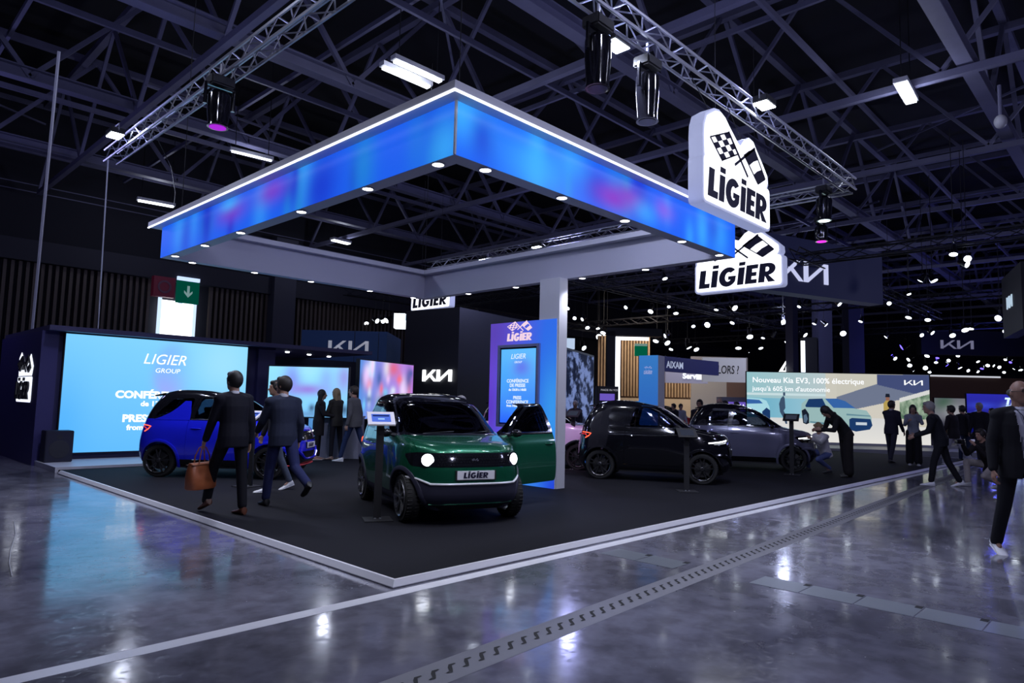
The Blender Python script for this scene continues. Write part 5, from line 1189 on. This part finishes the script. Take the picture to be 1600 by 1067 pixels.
t, L = gbox('hanging_sign', 'white glowing lattice sign above the rocky picture', 'sign', gd(878, 545, 30), gd(898, 545, 30), gd(880, 545, 30).z, gd(880, 528, 30).z, .1, emi('lattice_glow', (.6, .75, 1), .8))
# white box sign left of the tower
p = gd(615, 512, 22); q = gd(632, 512, 22); t, L = gbox('hanging_sign', 'small glowing white box sign left of the black tower', 'sign', p, q, p.z, gd(615, 489, 22).z, .4, emi('box_white', (.85, .92, 1), 2.2))
t2 = fin('side_arm', bbox(L, L + .6, .1, .4, gd(615, 499, 22).z, gd(615, 490, 22).z), emi('box_blue_white', (.4, .6, .9), .8), t)
# lit portal
a_, b_ = gd(965, 640, 30), gd(1013, 640, 30); d = b_ - a_; L = math.hypot(d.x, d.y); zt = gd(965, 525, 30).z
t = thing('light_portal', 'black portal edged with a white light line, behind the black kiosk', 'portal', (a_.x, a_.y, 0), math.degrees(math.atan2(d.y, d.x)))
fin('post', bbox(-.5, -.12, 0, .4, 0, zt + .25), BLACK, t); fin('lintel', bbox(-.5, L + .6, 0, .4, zt + .05, zt + .4), BLACK, t)
fin('light_line', bbox(-.11, .09, -.02, .05, .2, zt), emi('portal_white', (.8, .86, 1), 2.6), t); fin('light_line', bbox(.09, L, -.02, .05, zt - .14, zt), emi('portal_white', (0, 0, 0)), t)
p = gd(1250, 583, 34); q = gd(1259, 583, 34); t = thing('light_portal', 'narrow white vertical light line on a dark post above the pale car picture', 'portal', (p.x, p.y, 0), -46)
fin('post', bbox(.28, .9, .05, .6, 0, gd(1255, 526, 34).z), BLACK, t); fin('light_line', bbox(.08, .27, 0, .05, 1.5, gd(1255, 532, 34).z), emi('portal_white', (0, 0, 0)), t)
# timber wall with slats
a_, b_ = gd(934, 600, 38), gd(1168, 600, 38); d = b_ - a_; L = math.hypot(d.x, d.y); t = thing('timber_wall', 'warm timber slat wall glowing beyond the cars', 'wall', (a_.x, a_.y, 0), math.degrees(math.atan2(d.y, d.x)))
zt = gd(1000, 525, 38).z; TI = pbr('timber_warm', (.42, .27, .15), .6, noise=(3, .3)); Ls = L * .62
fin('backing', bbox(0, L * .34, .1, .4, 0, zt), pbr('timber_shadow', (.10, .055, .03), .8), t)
bm = B(); x = 0
zl = gd(1060, 585, 38).z
while x < L * .62: box(bm, x, x + .09, 0, .1, 2.0, zt if x < L * .34 else zl); x += .165
sl_ = fin('slats', bm, TI, t); sl_['kind'] = 'stuff'
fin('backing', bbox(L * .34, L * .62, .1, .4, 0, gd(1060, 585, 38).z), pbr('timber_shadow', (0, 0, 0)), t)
fin('base_boards', bbox(0, L * .62, .02, .1, 0, 1.9), pbr('board_pale', (.55, .42, .28), .6), t)
fin('plain_wall', bbox(L * .62, L * .86, .0, .1, 0, 3.1), pbr('wall_offwhite', (.30, .28, .27), .7), t)
fin('brown_panel', bbox(L * .86, L, .0, .1, 0, 3.1), pbr('panel_brown', (.10, .055, .04), .7), t)
fin('top_band', bbox(L * .62, L, -.05, .05, 3.1, 4.3), pbr('band_pale', (.16, .15, .17), .6), t)
for k in range(6): fin('hall_poster', bbox(L * (.625 + .045 * k), L * (.66 + .045 * k), -.08, -.055, 3.05, 3.6), pbr('poster_navy', (.02, .025, .07), .5), t)
for xx in (.2, .45, .7): lamp('SPOT', a_ + d * xx + Vector((-2.4, -2.4, 6.0)), 1100, (1, .88, .72), .5, a_ + d * xx + Vector((0, 0, 1.5)), 100, 1, 'timber_wall_fill')  # unseen warm spots added to light the timber wall
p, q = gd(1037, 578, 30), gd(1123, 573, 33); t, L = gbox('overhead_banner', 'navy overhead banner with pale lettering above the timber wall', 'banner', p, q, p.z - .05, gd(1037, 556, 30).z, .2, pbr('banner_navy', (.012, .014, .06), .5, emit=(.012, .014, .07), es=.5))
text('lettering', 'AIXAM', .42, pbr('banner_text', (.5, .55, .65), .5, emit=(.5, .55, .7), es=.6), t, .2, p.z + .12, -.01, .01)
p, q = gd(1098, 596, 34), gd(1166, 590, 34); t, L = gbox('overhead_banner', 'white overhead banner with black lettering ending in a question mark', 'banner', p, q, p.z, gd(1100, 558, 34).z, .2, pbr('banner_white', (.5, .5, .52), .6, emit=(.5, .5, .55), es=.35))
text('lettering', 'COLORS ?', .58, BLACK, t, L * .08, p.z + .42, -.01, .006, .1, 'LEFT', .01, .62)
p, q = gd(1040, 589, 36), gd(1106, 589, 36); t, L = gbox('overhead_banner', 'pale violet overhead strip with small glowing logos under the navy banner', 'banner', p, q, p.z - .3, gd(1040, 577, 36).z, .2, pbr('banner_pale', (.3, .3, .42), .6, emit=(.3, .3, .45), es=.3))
text('lettering', 'Service', .4, emi('small_logo_white', (.9, .93, 1), 1.2), t, .9, p.z - .05, -.02, .02); fin('lettering', bbox(L * .72, L * .86, -.02, -.01, p.z - .1, p.z + .2), emi('small_logo_white', (0, 0, 0)), t)
# black kiosk with violet screen
p, q = gd(932, 650, 20), gd(966, 650, 20); t, L = gbox('kiosk', 'black kiosk with a small violet screen left of the timber wall', 'kiosk', p, q, 0, gd(940, 603, 20).z, .4, pbr('kiosk_black', (.012, .013, .02), .5))
fin('screen', bbox(L * .14, L * .82, -.02, 0, 1.62, 1.82), emi('violet_screen', (.16, .10, .55), .9), t); text('lettering', 'MADE IN YOU', .085, emi('kiosk_text', (.6, .6, .7), .6), t, L * .18, 1.90, -.01)
fin('screen_detail', bbox(L * .55, L * .66, -.02, 0, 1.50, 1.58), emi('violet_light', (.5, .4, .9), 1), t)
p = gd(992, 556, 34); t = thing('exit_sign', 'small green exit sign hanging before the timber wall', 'sign', p, -46)
fin('sign_box', bbox(0, .62, 0, .12, 0, .50), emi('exit_green_far', (.0, .16, .08), .6), t); fin('sign_top', bbox(0, .62, -.01, .12, .51, .62), emi('exit_top_far', (.3, .5, .45), .5), t)
# second blue pillar
p, q = gd(998, 640, 17.5), gd(1028, 640, 17.2); t, L = gbox('display_pillar', 'smaller blue pillar with a faint crossed flag logo behind the black car', 'display', p, q, PZ, gd(1000, 555, 17.5).z, .42, WHITE)
H2 = gd(1000, 555, 17.5).z
led('front_panel', 0, L, 0, H2, 8, 24, lambda u, v: mixc((.02, .11, .70), (.06, .30, .85), v), .62, t, -.004)
logo_flags('logo_flags', L * .26, H2 - .34, .24 / 3.2, pbr('logo_grey', (.4, .4, .6), .5, emit=(.4, .5, .9), es=.5), t, -.012); logo_word('logo_lettering', L * .26, H2 - .48, .24, .09, MATS['logo_grey'], t, -.012)
# violet lit counter
p, q = gd(1128, 655, 30), gd(1167, 655, 30); t, L = gbox('counter', 'white counter with a violet glowing front, left of the pale car picture', 'counter', p, q, 0, gd(1130, 620, 30).z, .8, pbr('counter_white', (.45, .45, .5), .5))
fin('screen', bbox(L * .15, L * .95, -.02, 0, 1.35, 1.75), emi('violet_screen', (0, 0, 0)), t); text('lettering', 'AIXAM', .3, emi('small_logo_white', (0, 0, 0)), t, L * .32, 1.45, -.03)
# ---- big picture screen at right
a_, b_ = gd(1167, 640, 28), gd(1453, 640, 27.2); zb, zt = gd(1300, 691, 27.6).z, gd(1300, 583, 27.6).z; SWD = math.hypot(b_.x - a_.x, b_.y - a_.y)
def fK(u, v):
    c = mixc((.50, .53, .50), (.62, .66, .70), v)
    if v < .42: c = mixc((.80, .78, .74), (.66, .66, .66), v / .42)
    if u < .5:
        g = mixc((.12, .42, .58), (.45, .66, .74), u * 1.6)
        if v > .62: g = mixc((.30, .55, .60), (.52, .60, .62), u * 2)
        if v > .34: c = g
        if v > .66 and v < .70: c = (.6, .75, .78)
        if .44 < u < .5 and v > .55: c = (.62, .60, .52)
    else:
        if v > .36: c = (.16, .19, .28)
        if v > .68 + (u - .5) * .9 - .02 and u < .86: c = (.60, .58, .50)
        if v < .50 + (u - .62) * .62 and v > .36: c = (.66, .62, .54)
        if u > .72 and v > .80 - .6 * (u - .8) and v < 1.0 and v > .66 + (u - .8) * .25: c = (.055, .075, .19)
        if u > .84 and .25 < v < .60 + (u - .84) * .8:
            n = mn.fractal(Vector((u * 40, v * 9, 0)), 1, 2, 4); k = max(0, min(1, .5 + n * .8)); c = mixc((.06, .14, .08), (.40, .50, .38), k)
            if v < .36: c = (.62, .58, .48)
        if u > .84 and .60 + (u - .84) * .8 <= v < .66 + (u - .84) * .8: c = (.7, .7, .68)
    return c
t, L, Hh = panel('led_screen', 'wide bright screen showing a pale car in a modern house', 'screen', a_, b_, zb, zt, fK, .95, 320, 120)
def pic(bm, pts, mi, lay): a = [bm.verts.new((p[0] * L, -.008 - .002 * lay, p[1] * Hh)) for p in pts]; bm.faces.new(a).material_index = mi
K = [emi('picture_' + n_, c_, .9) for n_, c_ in (('mint', (.34, .52, .52)), ('mint_dark', (.14, .28, .34)), ('navy', (.012, .045, .15)), ('glass_blue', (.04, .14, .42)), ('black', (.01, .015, .03)), ('plate', (.6, .68, .75)), ('yellow', (.5, .36, .10)), ('skin', (.3, .14, .10)), ('cyan_white', (.42, .75, .85)), ('grey_blue', (.05, .09, .16)), ('wheel', (.10, .16, .25)))]
bm = B()
# main car of the picture
pic(bm, [(.302, .40), (.305, .55), (.335, .62), (.43, .635), (.48, .63), (.54, .52), (.66, .47), (.685, .38), (.688, .25), (.60, .19), (.55, .21), (.45, .26), (.33, .27), (.31, .32)], 0, 0)
pic(bm, [(.325, .52), (.345, .62), (.42, .63), (.44, .52), (.435, .50), (.33, .50)], 2, 1); pic(bm, [(.435, .63), (.50, .635), (.545, .60), (.60, .50), (.48, .50)], 3, 1)
pic(bm, [(.305, .45), (.325, .48), (.345, .40), (.345, .27), (.33, .25), (.312, .27)], 4, 1); pic(bm, [(.315, .38), (.33, .40), (.338, .33), (.328, .27), (.316, .28)], 10, 2)
pic(bm, [(.565, .34), (.58, .36), (.68, .35), (.69, .26), (.675, .20), (.60, .165), (.565, .19)], 2, 1); pic(bm, [(.60, .30), (.66, .30), (.66, .26), (.60, .26)], 5, 2); pic(bm, [(.55, .42), (.68, .40), (.68, .385), (.55, .395)], 1, 1)
pic(bm, [(.35, .30), (.45, .28), (.46, .24), (.35, .28)], 1, 1)
# second car at left, man walking, person in yellow
pic(bm, [(0, .62), (.08, .61), (.11, .58), (.125, .50), (.13, .42), (.12, .36), (0, .38)], 8, 0); pic(bm, [(0, .60), (.07, .59), (.09, .54), (0, .53)], 3, 1); pic(bm, [(.085, .42), (.11, .48), (.13, .44), (.13, .32), (.11, .26), (.09, .30)], 2, 1)
pic(bm, [(.19, .62), (.205, .66), (.212, .62), (.215, .48), (.205, .44), (.22, .36), (.225, .25), (.215, .25), (.20, .35), (.185, .42), (.18, .54)], 9, 1); pic(bm, [(.203, .66), (.215, .66), (.215, .71), (.203, .71)], 9, 1)
pic(bm, [(.752, .45), (.752, .58), (.765, .625), (.785, .625), (.795, .56), (.79, .32), (.77, .22), (.76, .35)], 6, 1); pic(bm, [(.765, .62), (.785, .62), (.785, .69), (.765, .69)], 7, 1); pic(bm, [(.762, .67), (.788, .67), (.785, .72), (.765, .72)], 4, 2)
fin('picture_shapes', bm, K, bpy.data.objects[t.children[0].name])
KW = emi('wordmark_screen', (.95, .97, 1), 1.1)
scp = t.children[0]
text('lettering', 'Nouveau Kia EV3, 100% électrique', .31, KW, scp, .22, Hh - .42, -.012, .004, 0, 'LEFT', .002); text('lettering', "jusqu'à 605 km d'autonomie", .27, KW, scp, .22, Hh - .76, -.012, .002, 0, 'LEFT', .002)
logo_stroke('wordmark', L * .87, Hh * .85, .20, KW, scp, -.012, .002, 1.1)
def seg(i, a0, b0, a1=None, b1=None): pass
# stage steps below it
u_ = (b_ - a_).normalized(); nrm = Vector((u_.y, -u_.x, 0)); az = math.degrees(math.atan2(u_.y, u_.x))
t = thing('stage', 'black stage with white lit steps under the wide car screen', 'stage', (a_.x, a_.y, 0), az)
fin('plinth', bbox(-.2, L + 1.5, -1.0, .4, 0, max(.12, zb - .06)), BLACK, t); fin('step', bbox(1.5, L + 4, -3.4, -1.0, 0, .14), pbr('step_grey_white', (.35, .35, .38), .4), t); fin('step_edge', bbox(-.2, L + 1.5, -1.04, -1.0, .15, .24), pbr('step_white', (.55, .55, .6), .4), t)
# pillars, banners behind
for px0, px1, d_, py0, nm in ((1240, 1248, 29, 520, 'slim dark column left of the white light line'), (1281, 1302, 34, 515, 'slate blue hall column above the wide car screen'), (1328, 1352, 38, 520, 'darker hall column right of the slate blue one')):
    p, q = gd(px0, 600, d_), gd(px1, 600, d_); gbox('hall_column', nm, 'column', p, q, 0, 9.0, .8, pbr('column_slate', (.05, .05, .11), .7))
p, q = gd(1228, 456, 20), gd(1379, 441, 22.0); t, L = gbox('overhead_banner', 'long dark navy hanging banner with half hidden wordmark behind the second logo', 'banner', gd(1190, 456, 19.6), q, p.z + .0, gd(1379, 394, 22).z, .5, pbr('banner_deep', (.003, .0035, .018), .6, emit=(.007, .009, .04), es=.5))
logo_stroke('wordmark', L * .14, p.z + .38, .62, emi('wordmark_lav', (.55, .58, .85), 1.0), t, -.02, .03, 1.05)
p, q = gd(1440, 553, 40), gd(1600, 545, 40); t, L = gbox('overhead_banner', 'black hanging banner with a dim grey wordmark at right', 'banner', p, q, p.z, gd(1450, 515, 40).z, .5, pbr('banner_black', (.010, .010, .02), .6))
logo_stroke('wordmark', L * .2, p.z + .35, .50, emi('wordmark_dim', (.16, .16, .26), .9), t, -.02, .03, 1.2)
p, q = gd(1568, 520, 24), gd(1600, 540, 21); t, L = gbox('overhead_banner', 'dark banner with a slanted pale logo cut by the right edge', 'banner', p, q, p.z - .2, p.z + 1.9, .4, pbr('banner_black', (0, 0, 0)))
logo_stroke('wordmark', L * .3, p.z + .7, .4, emi('wordmark_pale', (.5, .65, .8), .9), t, -.02, .03, .7)
p = gd(1216, 582, 30); t = thing('hanging_sign', 'glowing white slanted A shaped logo above the wide screen', 'sign', p, V - 90)
bm = B(); prism(bm, [(0, 0), (.14, 0), (.42, .55), (.36, .55)], -.02, .0); prism(bm, [(.32, .1), (.42, .1), (.44, .55), (.38, .55)], .001, .02); prism(bm, [(.15, .0), (.46, .0), (.46, .09), (.18, .09)], .021, .03); fin('lit_letter', bm, emi('wordmark_white', (0, 0, 0)), t)
# right background: brown wall, white strip, blue lit booth
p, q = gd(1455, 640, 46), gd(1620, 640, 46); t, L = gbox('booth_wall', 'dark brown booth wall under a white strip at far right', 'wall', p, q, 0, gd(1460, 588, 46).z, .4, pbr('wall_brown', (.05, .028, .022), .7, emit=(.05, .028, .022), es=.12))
fin('light_strip', bbox(0, L * .66, -.1, 0, gd(1460, 588, 46).z, gd(1460, 585.5, 46).z), emi('strip_pale', (.7, .72, .8), .8), t)
p, q = gd(1512, 668, 38), gd(1600, 668, 38)
rb = random.Random(12)
fB = blobs(lambda u, v: mixc((.008, .008, .12), (.03, .03, .50), v), [(.28, .72, .25, .08, (.05, .08, .75), .9), (.75, .62, .12, .14, (.35, .5, 1), .8), (.2, .35, .1, .06, (.10, .30, 1), .8)] + [(rb.random(), rb.random() * .6, .03, .03, (.2, .4, 1), .9) for _ in range(12)])
t, L, hh = panel('led_screen', 'deep blue lit booth backdrop at far right behind the visitors', 'screen', p, q, .3, gd(1520, 615, 38).z, fB, .8, 50, 30)
text('lettering', 'TRY', .5, emi('text_blue_white', (.5, .65, 1), 1.5), t, L * .66, 1.75, -.03, .03, .2, sx=1.2); text('lettering', 'EV', .5, emi('text_blue_white', (0, 0, 0)), t, L * .66, 1.32, -.03, .03, .2, sx=1.2)
panel('led_screen', 'dim picture of a white car and green trees left of the blue booth', 'screen', gd(1461, 660, 42), gd(1515, 660, 42), .6, gd(1480, 622, 42).z, blobs((.20, .20, .25), [(.3, .8, .3, .3, (.02, .12, .05), .9), (.6, .5, .4, .3, (.5, .5, .55), .8), (.4, .1, .4, .2, (.02, .02, .05), .9)]), .7, 24, 16)
car('small blue microcar glowing in the blue booth at far right', (gd(1548, 660, 33).x, gd(1548, 660, 33).y, 0), -55, paint_mat('paint_electric', (.01, .03, .8), .1), plate=False)
p, q = gd(1508, 683, 25.5), gd(1552, 683, 25.5); d = q - p; t = thing('bench', 'long white bench in front of the blue booth', 'bench', (p.x, p.y, 0), math.degrees(math.atan2(d.y, d.x))); L = d.length
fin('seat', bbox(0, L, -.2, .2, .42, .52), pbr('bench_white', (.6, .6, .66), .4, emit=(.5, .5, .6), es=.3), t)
for xx in (.1, L - .16): fin('leg', bbox(xx, xx + .06, -.15, .15, 0, .42), pbr('bench_leg', (.15, .15, .2), .5), t)
lamp('POINT', gd(1545, 640, 34) + Vector((0, 0, 2)), 260, (.1, .12, 1), .4, name='booth_blue_lamp')
lamp('POINT', (4.6, 13.6, 2.2), 10, (.5, .55, 1), .1, name='booth_inner_lamp')
lamp('SPOT', gz(890, 640, 3.4) if False else (6.6, 3.4, 3.6), 170, (1, .42, .95), .1, (gz(893, 735, PZ).x, gz(893, 735, PZ).y + .8, .6), 42, .5, 'pink_spot_lamp')

# ---- spotlights on the rigs of the neighbouring stands
SPL = emi('spot_white', (.82, .90, 1), 6); SPV = emi('spot_violet', (.12, .08, .9), 4)
YK = pbr('yoke_dark', (.04, .04, .06), .3, .6)
def spot_proto():
    t_ = thing('stage_spotlight', 'x', 'spotlight', (0, 0, 0))
    bm = B(); tube(bm, (0, 0, 0), (0, 0, 1), .012, 4); p_ = fin('drop_pipe', bm, BLACK, t_); p_.location = (0, 0, .24)
    bm = B(); lathe(bm, [(.0001, .20), (.06, .18), (.09, .05), (.12, -.12), (.125, -.16), (.118, -.16), (.11, -.12)], 14, 'z'); fin('can', bm, BGLOSS, t_, True)
    bm = B(); lathe(bm, [(.0001, -.175), (.06, -.168), (.112, -.15)], 14, 'z'); fin('lens', bm, SPL, t_)
    bm = B(); path(bm, [(-.14, 0, 0), (-.14, 0, .24), (.14, 0, .24), (.14, 0, 0)], .012, 4); fin('yoke', bm, YK, t_)
    return t_
crop7 = [(105,218),(435,213),(577,230),(673,207),(712,238),(945,220),(1035,212),(1418,205),(645,40),(140,275),(190,282),(208,325),(268,327),(303,348),(275,378),(322,372),(810,318),(900,310),(1040,295),(1130,370),(1210,382),(1272,370),(1322,293),(1435,365),(1505,300),(1553,308),(245,468),(283,432),(335,468),(665,375),(655,408),(690,445),(778,430),(822,445),(1068,432),(1190,437),(1122,467),(1358,407),(722,506),(658,503),(180,440),(460,465),(605,395)]
crop8 = [(1160,43),(1220,125),(1243,88),(965,215),(1025,213),(875,305),(755,370),(885,445),(1000,462),(585,475),(93,483),(465,555),(747,575),(953,567),(1013,550),(1272,517),(1225,522),(1147,563),(1490,535),(1450,460),(433,368)]
crop3 = [(1150,220),(1195,232),(1245,175),(1018,172),(915,172),(1310,232),(1300,268),(1082,228),(1120,297),(613,222),(663,212),(702,212),(738,207)]
small = [(890,720,0),(885,755,0),(895,790,0),(982,773,0),(1050,735,0),(1060,705,1),(1130,728,0),(1105,750,1),(1190,765,0),(1190,695,0),(1000,690,0),(1243,790,0),(1303,795,0),(1305,730,0),(1377,755,0),(1340,772,1),(1440,770,0),(1400,760,0),(1487,720,0),(1477,800,0),(1520,737,1),(1545,775,0),(1575,780,0),(1580,675,0),(1010,797,0),(1230,678,1),(860,638,1),(765,690,1),(784,712,0)]
SP = [(860 + x / 3.636, 420 + y / 3.636, 0) for x, y in crop7] + [(1200 + x / 4, 380 + y / 4, 0) for x, y in crop8] + [(400 + x / 3.5575, 440 + y / 3.5575, 0) for x, y in crop3] + [(1200 + x / 4, 380 + y / 4, v) for x, y, v in small]
proto = spot_proto(); rs = random.Random(21)
protoV = dup(proto)
for c_ in protoV.children:
    if c_.name.startswith('lens'): c_.data = c_.data.copy(); c_.data.materials[0] = SPV
for k, (x_, y_, v_) in enumerate(SP):
    big = 1.0 if y_ < 545 else .9
    zz = 5.6 if k >= 3 and y_ < 548 else 6.4
    p = gz(x_, y_, zz); dist = (p - Vector(CAMP)).length
    if dist > 58: p = gd(x_, y_, 52)
    src = protoV if v_ else proto
    o_ = dup(src, p, 0)
    s_ = max(.85, min(1.6, (p - Vector(CAMP)).length / 34 * (1.15 if y_ < 548 else .8))); s_ *= rs.uniform(.62, 1.1); o_.scale = (s_,) * 3; th_, az_ = math.radians(rs.uniform(22, 66)), math.atan2(CAMP[1] - p.y, CAMP[0] - p.x) + rs.gauss(0, .75); aim = Vector((math.sin(th_) * math.cos(az_), math.sin(th_) * math.sin(az_), -math.cos(th_)))
    for c_ in o_.children:
        if c_.name.startswith('drop_pipe'): c_.scale = (1, 1, max(.1, (8.8 - p.z) / s_ - .24))
        elif not c_.name.startswith('yoke'): c_.rotation_euler = aim.to_track_quat('-Z', 'Y').to_euler()
    o_['label'] = 'violet stage spotlight glowing on the far rigs' if v_ else 'white stage spotlight hanging from the rigs of the neighbouring stands'; o_['group'] = 'violet spotlights on the far rigs' if v_ else 'white spotlights on the neighbouring rigs'; o_['category'] = 'spotlight'
for pr_ in (proto, protoV):
    for c_ in list(pr_.children): bpy.data.objects.remove(c_)
    bpy.data.objects.remove(pr_)
DR = pbr('truss_black', (.03, .03, .04), .5, .4)
for k, (a_, b_) in enumerate((((12, 20, 5.95), (44, 20, 5.95)), ((12, 10.5, 5.95), (46, 10.5, 5.95)), ((16, 3.0, 5.95), (33, 3.0, 5.95)), ((28, -3, 5.95), (56, -3, 5.95)), ((17, -6, 5.95), (17, 22, 5.95)), ((27, -8, 5.95), (27, 24, 5.95)), ((38, -8, 5.95), (38, 24, 5.95)))):
    rig_truss('rigging_truss', 'black lighting truss over the neighbouring stands', a_, b_, DR, .3, 'black trusses over the neighbouring stands', .6, .025)
